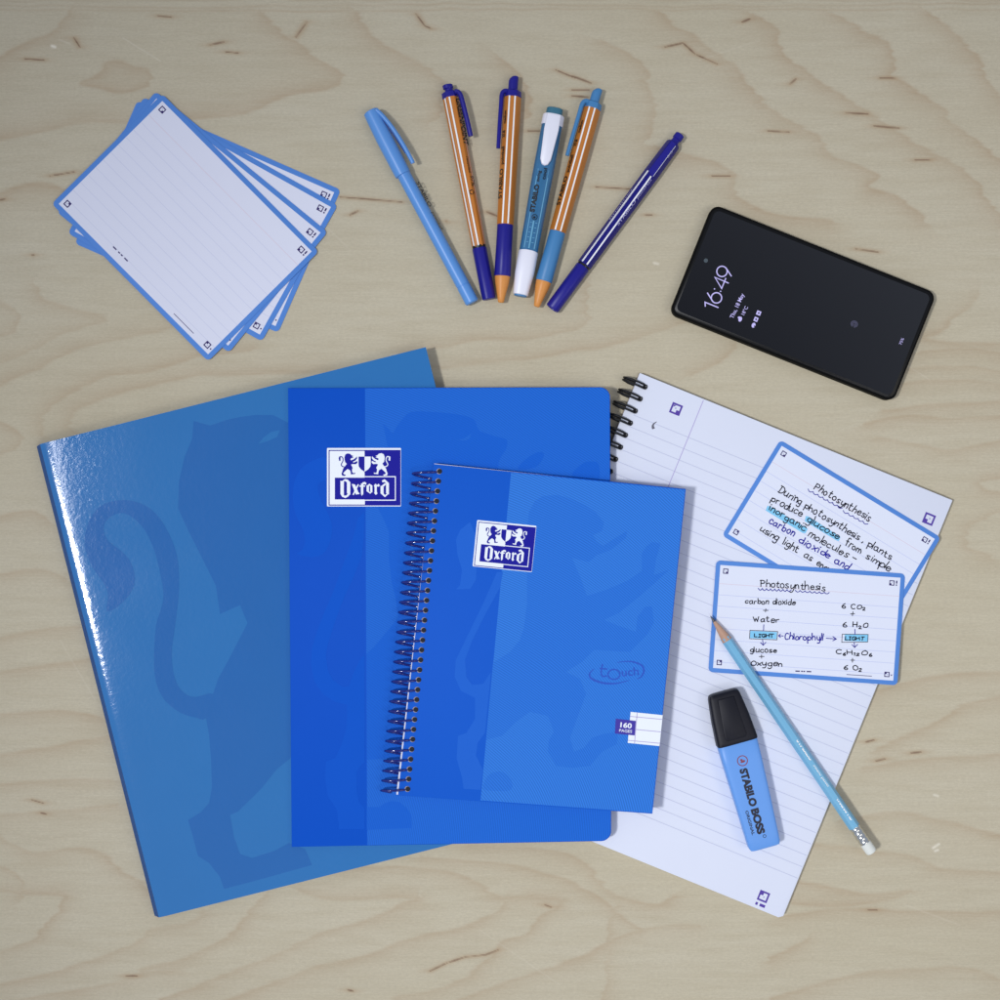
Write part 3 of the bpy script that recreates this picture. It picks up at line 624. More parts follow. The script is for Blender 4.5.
def cover_mat(name, rgb, centres, freq, amp, rough=.4, bump=.25, dark=None):
    """soft-touch cover printed with fine curved hairlines"""
    if name in MATS: return MATS[name]
    m = bpy.data.materials.new(name); m.use_nodes = True; n = m.node_tree; b = n.nodes["Principled BSDF"]; lk = n.links.new
    t = n.nodes.new("ShaderNodeTexCoord"); acc = None
    ns = n.nodes.new("ShaderNodeTexNoise"); ns.inputs["Scale"].default_value = 9; ns.inputs["Detail"].default_value = 1; lk(t.outputs["Object"], ns.inputs["Vector"])
    for (cx, cy) in centres:
        vd = n.nodes.new("ShaderNodeVectorMath"); vd.operation = 'DISTANCE'; lk(t.outputs["Object"], vd.inputs[0]); vd.inputs[1].default_value = (cx, cy, 0)
        mu = n.nodes.new("ShaderNodeMath"); mu.operation = 'MULTIPLY'; lk(vd.outputs["Value"], mu.inputs[0]); mu.inputs[1].default_value = freq
        ad = n.nodes.new("ShaderNodeMath"); ad.operation = 'MULTIPLY_ADD'; lk(ns.outputs[0], ad.inputs[0]); ad.inputs[1].default_value = 55; lk(mu.outputs[0], ad.inputs[2])
        si = n.nodes.new("ShaderNodeMath"); si.operation = 'SINE'; lk(ad.outputs[0], si.inputs[0]); acc = si.outputs[0]
    mr = n.nodes.new("ShaderNodeMapRange"); lk(acc, mr.inputs[0]); mr.inputs[1].default_value = -1; mr.inputs[2].default_value = 1
    mx = n.nodes.new("ShaderNodeMix"); mx.data_type = 'RGBA'; c = alb(rgb)
    mx.inputs[6].default_value = tuple(x * (1 - amp) for x in c[:3]) + (1,); mx.inputs[7].default_value = tuple(min(.95, x * (1 + amp)) for x in c[:3]) + (1,)
    lk(mr.outputs[0], mx.inputs[0]); lk(mx.outputs[2], b.inputs["Base Color"]); b.inputs["Roughness"].default_value = .5; b.inputs["Specular IOR Level"].default_value = .08
    bn = n.nodes.new("ShaderNodeBump"); bn.inputs["Strength"].default_value = bump; bn.inputs["Distance"].default_value = .00005
    lk(acc, bn.inputs["Height"]); lk(bn.outputs[0], b.inputs["Normal"])
    MATS[name] = m; return m

# ------------------------------------------------------------------ large notebook
F = Fr(288, 388, -0.15, 16, 12)
t = thing('large_notebook', 'large bright blue stapled notebook with crest label lying across binder and pad', 'notebook', F)
W_, H_ = 322, 457.5; TH = 4 * MM
NB_D = mat("notebook_blue_dark", (24, 80, 193), .55, spec=.06, var=.015, bump=.06, bscale=700)
NB_L = cover_mat("notebook_blue_hatched", (38, 99, 205), [(-.03, -.30)], 2 * math.pi / .0014, .10)
NB_M = cover_mat("notebook_blue_mid", (32, 93, 203), [(-.03, -.30)], 2 * math.pi / .0014, .05)
NB_M2 = mat("notebook_blue_tail", (25, 84, 198), .55, spec=.06, var=.015, bump=.06, bscale=700)
out = [(0, 0)] + rrect(0, 0, W_, H_, 10, 8, (1, 1, 0, 0))[:-2]
bot = F.L([(611, 841.5), (291, 847)])
out = [(0, 0)] + rrect(0, 0, W_, H_ - 3.5, 10, 8, (1, 1, 0, 0))[:-2] + [(2.5, H_ + 1.5)]
mb = MB(); mb.prism([(x + .5 if x < 5 else x - .8, y + (.8 if y < 20 else -.8)) for x, y in out], .5, TH - .5, PAPER); mb.build('page_block', F, t)
mb = MB(); mb.prism(out, TH - .5, TH, NB_D, bev=.3); cov = mb.build('front_cover', F, t)
mb = MB(); mb.prism(out, 0, .5, NB_D); mb.build('back_cover', F, t)
mb = MB(); xs = 77
right = [(xs, .6)] + [(min(x, W_ - .6), max(.6, min(y, 1e9))) for x, y in rrect(xs, .6, W_ - .6, H_ - 4.2, 9.6, 8, (1, 1, 0, 0))[:-2]] + [(xs + 1, H_ - .2)]
mb.poly(right, TH + .03, NB_L)
def blob(pl): return smooth(pl + [pl[0]], 3)[:-1]
def clampx(pl, lo, hi): return [(min(max(x, lo), hi), y) for x, y in pl]
mb.poly(clampx(F.L(blob([(388,449),(393,433.5),(401,421),(411,412),(431.5,412),(454.5,414),(472,418),(476,423),(480,431),(498,437),(507,440),(506,449),(499,461.5),(500,480),(520,500),(560,520),(560,600),(520,680),(470,735)]) + [(420,755),(367,760),(366,654),(373,648),(385,634),(398,618),(396,600),(392,584),(389,560),(389,532),(384,520),(378,508),(382,480)]), xs + .6, W_ - 1), TH + .06, NB_M)
mb.poly(clampx(F.L([(366,807),(379,807),(385,803),(392,801),(399,802),(407,808),(411,815),(412,828),(366,830)]), xs + .6, 300), TH + .06, NB_M)
mb.poly(F.L(blob([(518,469),(526,459),(538.5,452),(544,455),(536,467)])), TH + .07, NB_M); mb.poly(F.L(blob([(572,476),(582,464),(589.6,461.5),(598.5,464),(597,482)])), TH + .07, NB_M)
mb.poly(F.L([(456,440),(464,438.5),(471,433.5),(470,438.6),(464.6,440.8),(460,440)]), TH + .09, NB_L)
mb.poly(F.L(blob([(327,458),(312,461),(300,470),(294,484),(293,500),(296,515),(303,530),(305,542),(302,550),(297,554),(311,557),(323,554),(330,542),(332,528),(329,515),(321,500),(318,485),(327,478)])), TH + .06, NB_M2)
mb.poly(clampx(F.L([(364.5,512),(358,518),(355,532),(347,554),(333,592),(318,628),(312,648),(310.5,664),(315,682),(323,694),(335,702),(347,705),(347,718),(346,730),(341,746),(335,758),(326,762),(325,778),(328,796),(337,810),(339,829),(364.5,829),(364.5,808),(359,802),(356.6,790),(357,770),(364.5,762),(364.5,654),(359,662),(353,674),(349,686),(343,687),(333,680),(328,670),(326,656),(328,644),(333,628),(343,600),(355,574),(362,556),(364,536)]), 1, xs - .6), TH + .06, NB_M2)
mb.build('printed_pattern', F, cov, ang=None)
FL = Fr(327, 448, 0, 16, 0)
le = thing('x', 'x', 'x', FL); bpy.data.objects.remove(le)
def child_frame(Fp, Fc, parent, z):
    """an unlabelled part whose own frame sits on the parent's surface"""
    return None
def shifted(F, px, py, ang, z):
    """frame for art: builds in its own axes, then moves points into F's axes"""
    ou, ov = F.loc(px, py); a = math.radians(ang) - F.a
    return ou, ov, math.cos(a), math.sin(a), z
class MBs(MB): pass
_orig_build = MB.build
ART = [None]
def art_build(s, name, F, parent=None, ang=35, label=None):
    if ART[0]:
        ou, ov, c, sn, z = ART[0]; s.v = [(ou + x * c - y * sn, ov + x * sn + y * c, zz + z) for x, y, zz in s.v]
    return _orig_build(s, name, F, parent, ang, label)
MB.build = art_build
ART[0] = shifted(F, 327, 448, 0, TH + .1); label_art(F, cov, 74, 58.4); ART[0] = None

# ------------------------------------------------------------------ small spiral notebook
F = Fr(433.5, 464, math.degrees(math.atan2(25, 252.5)), 24, 17)
t = thing('spiral_notebook', 'small blue spiral bound notebook lying on top of the large notebook', 'notebook', F)
SP_D = mat("spiral_cover_dark", (33, 88, 199), .55, spec=.06, var=.015, bump=.06, bscale=700)
SP_L = cover_mat("spiral_cover_hatched", (52, 114, 212), [(-.01, -.27)], 2 * math.pi / .00142, .17)
SP_M = cover_mat("spiral_cover_mid", (47, 108, 209), [(-.01, -.27)], 2 * math.pi / .00142, .15)
SP_T = mat("spiral_cover_tail", (41, 97, 205), .55, spec=.06, var=.015, bump=.06, bscale=700)
TH = 6.6 * MM
cor = F.L([(433.5, 464), (686, 489), (652.5, 814), (398, 795.5)])
lb2 = F.L([(396.8, 795)])[0]
mb = MB(); mb.prism([cor[0], cor[1], cor[2], cor[3]], TH - .8, TH, SP_D, bev=.3); cov = mb.build('front_cover', F, t)
mb = MB(); mb.prism([(cor[0][0], cor[0][1] - .5), (cor[1][0], cor[1][1] - .3), (cor[2][0], cor[2][1]), (lb2[0] , cor[3][1])], 0, .8, SP_D); mb.build('back_cover', F, t)
mb = MB(); mb.prism([(cor[0][0] + .6, cor[0][1] - .55), (cor[1][0] - .8, cor[1][1] + .4), (cor[2][0] - .8, cor[2][1] - .6), (cor[3][0] - 1.9, cor[3][1] - .5)], .8, TH - .8, PAPER)
mb.build('page_block', F, t)
mb = MB()
bd0 = F.loc(511, 472.5); bd1 = F.loc(480.5, 800.5)
q = F.L([(685.2, 489.9), (652, 813.2)])
mb.poly([bd0, q[0], q[1], bd1], TH + .03, SP_L)
mb.poly(F.L([(470,522),(460,530),(456,540),(457.5,555),(462,570),(460,585),(456,589.5),(470,589),(476,580),(476.5,570),(475,561),(478,540)]), TH + .06, SP_T)
mb.poly(F.L([(497,572),(483,604),(466.4,638),(455.8,660),(454.6,677),(461,691),(475,698),(475,719),(466.4,733),(458,736),(456.6,758.5),(462,778),(463.6,789),(480.5,790),(483,770),(476,755.7),(477.6,743),(485,733),(491,672),(483,684),(472,685),(466.4,677),(465,660),(472,641),(486,613),(500,587.6),(503,572)]), TH + .06, SP_T)
mb.poly(F.L([(529,512),(535,501),(543,496),(558,495),(572,499),(585,505),(595.5,512),(604,522.5),(602,531),(593,535),(597,542),(603,546),(614,539),(627,531),(626,538),(611,550),(597,555),(589,562),(572,558),(581,579),(587,596),(606,590),(627,581),(642,571),(642,554),(646,547),(652,542),(660.6,543.5),(656,560),(654,575),(669,570),(655,583),(640,596),(619,613),(604,620),(616.5,625),(636,632),(637.5,617),(645,607),(652,606.5),(654,622),(648,634),(630,652),(594,650),(582,662),(566,672),(580,679),(586,694),(578,716),(570,738),(574,752),(584,748),(592,738),(604,734),(618,732),(617,744),(602,752),(590,766),(572,768),(556,766),(548,752),(549,740),(554,732),(548,716),(530,712),(516,722),(502,736),(486,740),(493,663),(510,652),(520,640),(524,628),(527,604),(527,571),(526,540)]), TH + .06, SP_M)
mb.poly(F.L(blob([(483,789),(488,776),(496,772),(504,773),(511,780),(511,790),(497,791)])), TH + .06, SP_M)
mb.build('printed_pattern', F, cov, ang=None)
# punched holes
mb = MB(); h0 = Vector(F.loc(439.2, 471.3)); h1 = Vector(F.loc(407.4, 789.2)); NH = 33
holes = [h0 + (h1 - h0) * i / (NH - 1) for i in range(NH)]
RIM = mat("punched_hole_rim", (140, 132, 140), .6)
for h in holes:
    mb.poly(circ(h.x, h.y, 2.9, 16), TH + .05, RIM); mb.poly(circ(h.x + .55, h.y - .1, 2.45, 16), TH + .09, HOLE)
mb.build('punched_holes', F, cov, ang=None)
COIL = mat("coil_dark_blue", (20, 34, 118), .16, var=.05, coat=.6)
mb = MB(); pts = []; per = 24; R_ = 13.2; cz = TH * .5 + .4; RZ = TH * .5 + 1.8; pitch = (h1 - h0) / (NH - 1)
for i in range(NH * per - 6):
    q = 2 * math.pi * i / per; s_ = i / per
    c = h0 + pitch * s_
    pts.append((c.x - R_ + R_ * math.cos(q), c.y, cz + RZ * math.sin(q)))
mb.tube(pts, 1.22, COIL, n=10); mb.build('spiral_coil', F, t, ang=60)
# crest label, turned with the book
ART[0] = shifted(F, 477.2, 520, 5.7, TH + .1); label_art(F, cov, 59.5, 46.5); ART[0] = None
# embossed word in a swoosh
EMB = mat("embossed_blue", (26, 76, 188), .35, var=.02)
def emb(mb, z):
    mb.ribbon(smooth([F.loc(*p) for p in [(602.5, 664.5), (601.2, 673), (603, 676.5), (606.5, 676)]], 4), 1.5, z, EMB); mb.ribbon([F.loc(600, 668.5), F.loc(607, 669.2)], 1.4, z + .05, EMB)
    mb.ribbon([F.loc(614 + 6.0 * math.cos(a), 674.5 + 5 * math.sin(a)) for a in [2 * math.pi * i / 20 for i in range(20)]], 1.4, z, EMB, closed=True, dz=0)
    put_text(mb, "uch", F.loc(622, 676.5), F.loc(639, 675.0), 8.6, z, EMB, bold=.012)
    pts = []
    for i in range(40):
        a = math.radians(215 - 150 * i / 39); pts.append(F.loc(617 + 27 * math.cos(a) , 672.5 + 11 * math.sin(a)))
    mb.ribbon(smooth([F.loc(*p) for p in [(594,669),(589.5,674),(592,679),(603,683),(616,683.5),(629,680.5)]], 5), lambda q: .5 + 1.6 * math.sin(math.pi * q), z, EMB)
    mb.ribbon(smooth([F.loc(*p) for p in [(617,662.5),(630,661.5),(641,665),(644,671),(641,677),(637,679)]], 5), lambda q: .4 + 1.5 * math.sin(math.pi * q), z, EMB)
mb = MB(); emb(mb, TH + .1); mb.build('embossed_word', F, cov, ang=None)
mb = MB(); z = TH + .1
mb.poly(F.L([(630.7, 712), (662.8, 715.3), (659.6, 746.2), (627.8, 743)]), z, LOGOW)
for a, b in [((630.4, 716.5), (662.2, 719.5)), ((629.6, 729), (661, 732)), ((628.3, 740.5), (659.8, 743.4)), ((637.2, 713.2), (634.6, 743.2))]:
    mb.ribbon([F.loc(*a), F.loc(*b)], .8, z + .04, MARGIN)
PURP = mat("page_tag_violet", (50, 36, 156), .45)
mb.poly(F.L([(615.8, 718.8), (636, 721), (634.8, 735.6), (615, 733.6)]), z + .08, PURP)
put_text(mb, "160", F.loc(620.2, 727.2), F.loc(631.6, 728.4), 5.0, z + .12, LOGOW, bold=.03)
put_text(mb, "PAGES", F.loc(619.2, 731.8), F.loc(632, 733.0), 2.9, z + .12, LOGOW, bold=.01)
mb.build('page_count_tag', F, cov, ang=None)

# ------------------------------------------------------------------ revision cards
def card(F, w_, h_, paper, rule, label, group, z0mm, rules, header, marks=True, cat='index card', bord=4.2, ms=5.2):
    t = thing('revision_card', label, cat, F, group)
    th = .35 * MM; mb = MB(); mb.prism(rrect(0, 0, w_, h_, 4.5, 5), 0, th, BORDER, bev=.06); sh = mb.build('card_sheet', F, t)
    mb = MB(); z = th + .02; b = bord
    mb.poly([(b, b), (w_ - b, b), (w_ - b, h_ - b), (b, h_ - b)], z, paper)
    mb.ribbon([(b, header), (w_ - b, header)], .55, z + .02, PINK)
    v = header + rules
    while v < h_ - b - 2: mb.ribbon([(b, v), (w_ - b, v)], .55, z + .02, rule); v += rules
    mb.build('ruled_field', F, sh, ang=None)
    z += .05; o = b + ms * .5 + 3.2
    corner_mark(F, sh, o, o, ms, z, MARK, fill=(1, 1)); corner_mark(F, sh, w_ - o - 2.5, o, ms, z, MARK, fill=(-1, 1), bang='right')
    corner_mark(F, sh, o, h_ - o, ms, z, MARK, fill=(1, -1)); corner_mark(F, sh, w_ - o - 1, h_ - o, ms, z, MARK, fill=(-1, -1), bang='dot')
    return t, sh, MB()
# fanned stack: bottom card first
SG = 'cards in the fanned stack'
stack = [((207.8, 216.6), math.degrees(math.atan2(88.4, 201.5)), 'blank blue bordered card at the bottom of the fanned stack, turned flattest'),
         ((202.8, 219.2), math.degrees(math.atan2(107, 192)), 'blank blue bordered card second from the bottom of the fanned stack'),
         ((192.3, 222.0), math.degrees(math.atan2(139.5, 170.6)), 'blank blue bordered card just beneath the top card of the stack'),
         ((185.2, 227.6), 45.2, 'blank ruled card with blue border, topmost of the fanned stack')]
SW, SH_ = 222, 156
for i, ((cx, cy), ang, lab) in enumerate(stack):
    zb = .02 + i * .42; a = math.radians(ang)
    ox = cx - (SW / 2 * math.cos(a) - SH_ / 2 * math.sin(a)); oy = cy - (SW / 2 * math.sin(a) + SH_ / 2 * math.cos(a))
    F = Fr(ox, oy, ang, zb + .35, zb)
    t, sh, mb = card(F, SW, SH_, CARDS, RULE3, lab, SG, zb, 10.65, 24.5, bord=5.0, ms=6.0)
    z = .35 * MM + .07
    for x0, x1 in ((72 + 0, 76), (79.3, 81), (83, 84.7), (88, 92)): mb.ribbon([(x0 + 2, SH_ - 13.5), (x1 + 2, SH_ - 13.5)], 1.2, z, MARK)
    mb.build('tick_boxes', F, sh, ang=None); mb = MB()
    mb.ribbon([(SW - 58, SH_ - 9.4), (SW - 30, SH_ - 9.4)], .6, z, MARK); mb.build('fine_print', F, sh, ang=None)
CW, CH = 188, 112
F = Fr(780.3, 439.8, 31.3, 6.5, 6.05)
ta, sh, mb = card(F, CW, CH, CARDW, RULE2, 'card of handwritten sentences with two words highlighted, half under another card', 'handwritten cards on the pad', 6, 11.2, 23, bord=4.4, ms=5.2)
mb = MB(); z = .35 * MM + .06
def zp(p): return (740 + p[0] / 6.25, 465 + p[1] / 6.25)
for q in ([(412, 318), (430, 322), (628, 450), (618, 476), (600, 470), (404, 350)], [(172, 254), (190, 260), (424, 398), (410, 427), (390, 424), (160, 284)]):
    mb.poly(F.L([zp(p) for p in q]), z, HILITE); mb.build('highlighter_stroke', F, sh, ang=None); mb = MB()
mb = MB(); z += .05
for s_, a, b, m in [("Photosynthesis", (462, 148), (806, 352), INK), ("During photosynthesis", (240, 167), (742, 470), INK), (",", (762, 484), (766, 488), INK), ("plants", (796, 508), (940, 592), INK), ("produce", (192, 226), (382, 322), INK),
        ("glucose", (415, 352), (612, 466), INK), ("from", (652, 498), (750, 552), INK), ("simple", (785, 580), (932, 664), INK), ("inorganic", (180, 280), (402, 412), INK),
        ("molecules", (425, 440), (666, 580), INK), ("-", (696, 592), (718, 604), INK), ("carbon", (180, 362), (332, 448), BLUEINK), ("dioxide", (366, 480), (552, 584), BLUEINK),
        ("and", (588, 612), (672, 654), BLUEINK), ("using", (122, 408), (228, 474), INK), ("light", (266, 494), (356, 552), INK), ("as", (396, 574), (444, 604), INK), ("energy", (476, 624), (600, 700), INK)]:
    hand(mb, F, s_, zp(a), zp(b), 4.0 if s_ != "Photosynthesis" else 4.2, z, m, wd=1.08 if m is INK else 1.2)
wavy(mb, F, zp((426, 150)), zp((640, 268)), 1.7, 7, z + .03, BLUEINK); wavy(mb, F, zp((645, 284)), zp((800, 368)), 1.5, 5, z + .03, BLUEINK)
mb.build('handwriting', F, sh, ang=None)
F = Fr(716.3, 560.3, 4.05, 7.0, 6.50)
F2 = F
tb, sh, mb = card(F, CW + 1.5, CH, CARDW, RULE2, 'card of handwritten chemical formulas with arrows, under the pencil tip', 'handwritten cards on the pad', 6.5, 11.2, 23, bord=4.4, ms=5.2)
def zq(p): return (735 + p[0] / 6.667, 570 + p[1] / 6.667)
z = .35 * MM + .07
for x0, x1 in ((405, 430), (443, 450), (458, 465), (480, 506)): mb.ribbon([F.loc(*zq((x0, 674 + (x0 - 405) * .04))), F.loc(*zq((x1, 674 + (x1 - 405) * .04)))], 1.2, z, MARK)
mb.build('tick_boxes', F, sh, ang=None); mb = MB()
mb.ribbon([F.loc(*zq((745, 697))), F.loc(*zq((912, 708)))], .6, z, MARK); mb.build('fine_print', F, sh, ang=None)
mb = MB()
for q in ([(103, 406), (280, 414), (276, 461), (100, 454)], [(732, 430), (886, 432), (883, 478), (728, 472)]):
    mb.poly(F.L([zq(p) for p in q]), z, HILITE); mb.build('highlighter_stroke', F, sh, ang=None); mb = MB()
mb = MB(); z += .05
for s_, a, b, m, xh in [("Photosynthesis", (172, 110), (600, 138), INK, 4.0), ("carbon dioxide", (68, 222), (400, 232), INK, 3.0), ("Water", (125, 345), (288, 348), INK, 3.3),
        ("glucose", (102, 545), (276, 552), INK, 3.0), ("Oxygen", (108, 636), (312, 642), INK, 3.2), ("Chlorophyll", (333, 462), (582, 470), BLUEINK, 3.5),
        ("6 CO~2", (712, 252), (868, 264), INK, 2.6), ("6 H~2O", (720, 378), (885, 384), INK, 2.9), ("C~6H~1~2O~6", (674, 558), (914, 570), INK, 2.8), ("6 O~2", (727, 662), (845, 670), INK, 2.9),
        ("LIGHT", (130, 446), (256, 448), INK, 2.0), ("LIGHT", (736, 466), (860, 468), INK, 2.0)]:
    hand(mb, F, s_, zq(a), zq(b), xh, z, m, wd=1.0 if m is INK else 1.1)
for c in ((202, 268), (177, 582), (783, 296), (783, 606)): 
    p = zq(c); hand(mb, F, "+", (p[0] - 2.1, p[1] + 2.3), (p[0] + 2.1, p[1] + 2.3), 3.6, z, INK, wd=.8)
wavy(mb, F, zq((155, 122)), zq((375, 132)), 1.8, 8, z + .03, BLUEINK); wavy(mb, F, zq((402, 135)), zq((628, 150)), 1.6, 7, z + .03, BLUEINK)
for q in ([(100, 402), (284, 410), (280, 466), (97, 458)], [(715, 428), (888, 430), (885, 480), (712, 482)]): mb.ribbon(F.L([zq(p) for p in q]), .6, z + .02, INK, closed=True, dz=0)
for pl in ([(192, 365), (190, 405)], [(184, 466), (188, 502)], [(170, 484), (188, 502), (206, 482)], [(290, 438), (322, 440)], [(303, 428), (290, 438), (304, 450)], [(608, 455), (675, 460)], [(652, 444), (676, 460), (652, 472)],
           [(800, 395), (800, 430)], [(795, 482), (798, 516)], [(780, 498), (798, 516), (818, 496)]):
    mb.ribbon(F.L([zq(p) for p in pl]), .8, z + .05, BLUEINK)
mb.build('handwriting', F, sh, ang=None)

# ------------------------------------------------------------------ phone
F = Fr(713.3, 203.6, math.degrees(math.atan2(89.5, 224)), 8.6, .05)
t = thing('smartphone', 'black smartphone lying face up with its lock screen clock showing', 'phone', F)
PW, PH_, PT_ = 241.2, 117.5, 8.4 * MM
mb = MB(); o_ = rrect(0, 0, PW, PH_, 9, 10)
mb.prism(o_, 0, PT_, mat("phone_frame_black", (18, 17, 18), .55, spec=.06, var=.05), bev=1.8); body_ = mb.build('body', F, t, ang=50)
GLASS = mat("phone_glass", (13, 14, 20), .045, var=.02, spec=.9)
mb = MB(); mb.prism(rrect(2.1, 2.1, PW - 2.1, PH_ - 2.1, 7.8, 10), PT_ - .5, PT_ + .1, mat("phone_bezel_black", (9, 9, 11), .3, var=.02, spec=.2), bev=.15); bez = mb.build('bezel', F, t)
mb = MB(); mb.poly(rrect(4.4, 4.6, PW - 4.8, PH_ - 4.6, 6, 8), PT_ + .14, GLASS); scr = mb.build('screen', F, t, ang=None)
mb = MB(); mb.prism(rrect(150, -.7, 176, .4, .3, 3), 3.8, 6.6, mat("phone_button", (60, 46, 40), .35)); mb.prism(rrect(186, -.7, 200, .4, .3, 3), 3.8, 6.6, MATS['phone_button']); mb.build('side_buttons', F, t)
LIT = mat("lit_screen_text", (20, 20, 30), .2, emit=(196, 190, 250)); LITD = mat("lit_screen_dim", (20, 20, 30), .2, emit=(96, 96, 128))
mb = MB(); z = PT_ + .18
d_ = Vector((.374, -.927)); h_ = Vector((-.927, -.374)); o0 = Vector((717.8, 308.5))
def cl(s_, hh): p = o0 + d_ * s_ + h_ * hh; return F.loc(p.x, p.y)
mb.ribbon([cl(-2.6, 12.4), cl(1.1, 14.2), cl(1.1, 0)], 1.15, z, LIT); mb.build('clock_digit', F, scr, ang=None); mb = MB()
mb.ribbon([cl(9.4 + 5.2 * math.cos(a), 5.2 + 5.2 * math.sin(a)) for a in [2 * math.pi * i / 28 for i in range(28)]], 1.15, z, LIT, closed=True, dz=0)
mb.ribbon([cl(4.9, 7.6), cl(10.6, 15.4)], 1.15, z + .01, LIT); mb.build('clock_digit', F, scr, ang=None); mb = MB()
mb.poly([cl(17 + .7 * math.cos(a), 10.4 + .7 * math.sin(a)) for a in [i * .7 for i in range(9)]], z, LIT); mb.poly([cl(17 + .7 * math.cos(a), 3.8 + .7 * math.sin(a)) for a in [i * .7 for i in range(9)]], z, LIT); mb.build('clock_colon', F, scr, ang=None); mb = MB()
mb.ribbon([cl(27.6, -.3), cl(27.9, 14.4), cl(20, 3.9), cl(31, 3.9)], 1.15, z, LIT); mb.build('clock_digit', F, scr, ang=None); mb = MB()
mb.ribbon([cl(36 + 5.2 * math.cos(a), 10.0 + 5.2 * math.sin(a)) for a in [2 * math.pi * i / 28 for i in range(28)]], 1.15, z, LIT, closed=True, dz=0)
mb.ribbon([cl(40.6, 7.4), cl(35.2, -.4)], 1.15, z + .01, LIT); mb.build('clock_digit', F, scr, ang=None); mb = MB()
put_text(mb, "Thu, 18 May", F.loc(733.2, 318.8), F.loc(744.5, 294.5), 4.2, z, LIT, bold=.01)
mb.build('date_text', F, scr, ang=None); mb = MB(); put_text(mb, "18°C", F.loc(744.2, 315.4), F.loc(748.2, 307.2), 3.6, z, LIT, bold=.005)
def dot(px, py, rx, ry, m=LIT, zz=0):
    c = Vector((px, py)); mb.poly([F.loc(*(c + d_ * rx * math.cos(a) + h_ * ry * math.sin(a))) for a in [2 * math.pi * i / 16 for i in range(16)]], z + zz, m)
mb.build('weather_text', F, scr, ang=None); mb = MB(); dot(740.3, 319.2, 2.6, 1.7); dot(740.0, 318.0, 1.4, 2.3, zz=.01)
def rq(px, py, a_, b_, m, zz): 
    c = Vector((px, py)); mb.poly([F.loc(*(c + d_ * sx_ * a_ + h_ * sy_ * b_)) for sx_, sy_ in ((-1, -1), (1, -1), (1, 1), (-1, 1))], z + zz, m)
mb.build('weather_icon', F, scr, ang=None); mb = MB(); rq(758.7, 313.0, 2.2, 2.2, LIT, 0); dot(758.8, 313, 1.0, .8, GLASS, .02)
mb.build('message_icon', F, scr, ang=None); mb = MB(); rq(756.0, 319.3, 2.2, 2.0, LIT, 0); dot(756.1, 319.3, .9, .9, GLASS, .02)
mb.build('message_icon', F, scr, ang=None); mb = MB(); dot(753.6, 325.2, 2.6, 1.9); dot(754.6, 326.2, .8, .6, GLASS, .02)
mb.build('message_icon', F, scr, ang=None); mb = MB(); put_text(mb, "75%", F.loc(901.6, 345.0), F.loc(904.2, 338.6), 3.0, z, LIT)
mb.build('battery_text', F, scr, ang=None)
mb = MB(); c = Vector((854.3, 324))
for r_ in (1.2, 2.3, 3.4):
    mb.ribbon([F.loc(*(c + d_ * r_ * .9 * math.cos(a) + h_ * r_ * math.sin(a))) for a in [math.radians(-170 + 335 * i / 24) for i in range(25)]], .38, z, LITD)
mb.build('fingerprint_icon', F, scr, ang=None)
mb = MB(); mb.poly([F.loc(705.9 + 2.1 * math.cos(a), 260.5 + 2.1 * math.sin(a)) for a in [2 * math.pi * i / 18 for i in range(18)]], z, mat("front_camera_lens", (78, 88, 98), .2)); mb.build('front_camera', F, scr, ang=None)

# ------------------------------------------------------------------ pens
def pen_frame(a, b, z): return Fr(a[0], a[1], math.degrees(math.atan2(b[1] - a[1], b[0] - a[0])), z, .02)
def wrap(R, zc_, rz=None):
    rz = rz or R
    def f(u, v, z):                       # v measured along the image; put the point on the barrel's surface
        q = max(-1, min(1, v / R)); return (u, v, zc_ + math.sqrt(max(0, 1 - q * q)) * rz + .12)
    return f
def hexwrap(R, zc_, rot, n=6, soft=.25, prof=None):
    tab = []
    for i in range(721):
        q = math.pi * i / 720; a, b = hexsec(q, rot, n, soft); tab.append((a * R, b * R))
    tab.sort()
    xs_ = [p[0] for p in tab]; zs_ = [p[1] for p in tab]
    def f(u, v, z):
        k = 1.0 if prof is None else float(np.interp(u, prof[0], prof[1])) / R
        return (u, v, zc_ + float(np.interp(v / k, xs_, zs_)) * k + .42)
    return f
def stripe(mb, u0, u1, v0, v1, wd, wrapf, m, n=10, taper=1.0):
    V = []
    for i in range(n + 1):
        t_ = i / n; u = u0 + (u1 - u0) * t_; v = v0 + (v1 - v0) * t_
        V.append(wrapf(u, v - wd / 2, 0)); V.append(wrapf(u, v + wd / 2, 0))
    mb.add(V, [[2 * i, 2 * i + 1, 2 * i + 3, 2 * i + 2] for i in range(n)], m)
PG = 'pens fanned out on the table'
# a: pastel blue capped pen
F = pen_frame((371, 110), (472.3, 302.2), 9)
t = thing('capped_pen', 'plain pastel blue pen with its cap on, leftmost of the fanned pens', 'pen', F, PG)
R = 6.9; ZC = 8.4
mb = MB(); mb.sweep([(60, 1, ZC, R, R), (197, 0, ZC - 1, R, R), (197.3, 0, ZC - 1, R - .35, R - .35), (198, 0, ZC - 1, R - .35, R - .35), (198.3, 0, ZC - 1, R, R), (215.8, 0, ZC - 1.2, R, R), (217, 0, ZC - 1.2, R - 1, R - 1)], LBLUE); br = mb.build('barrel', F, t)
mb = MB(); mb.sweep([(-.5, .6, ZC, 6.6, 6.6), (.3, .6, ZC, 7.8, 7.8), (6, .8, ZC, 8.0, 8.0), (30, 1.2, ZC, 8.6, 8.4), (68, 1.6, ZC, 8.2, 8.2), (71, 1.6, ZC, 8.0, 8.0), (71.4, 1.6, ZC, 7.3, 7.3)], LBLUE); cp = mb.build('cap', F, t)
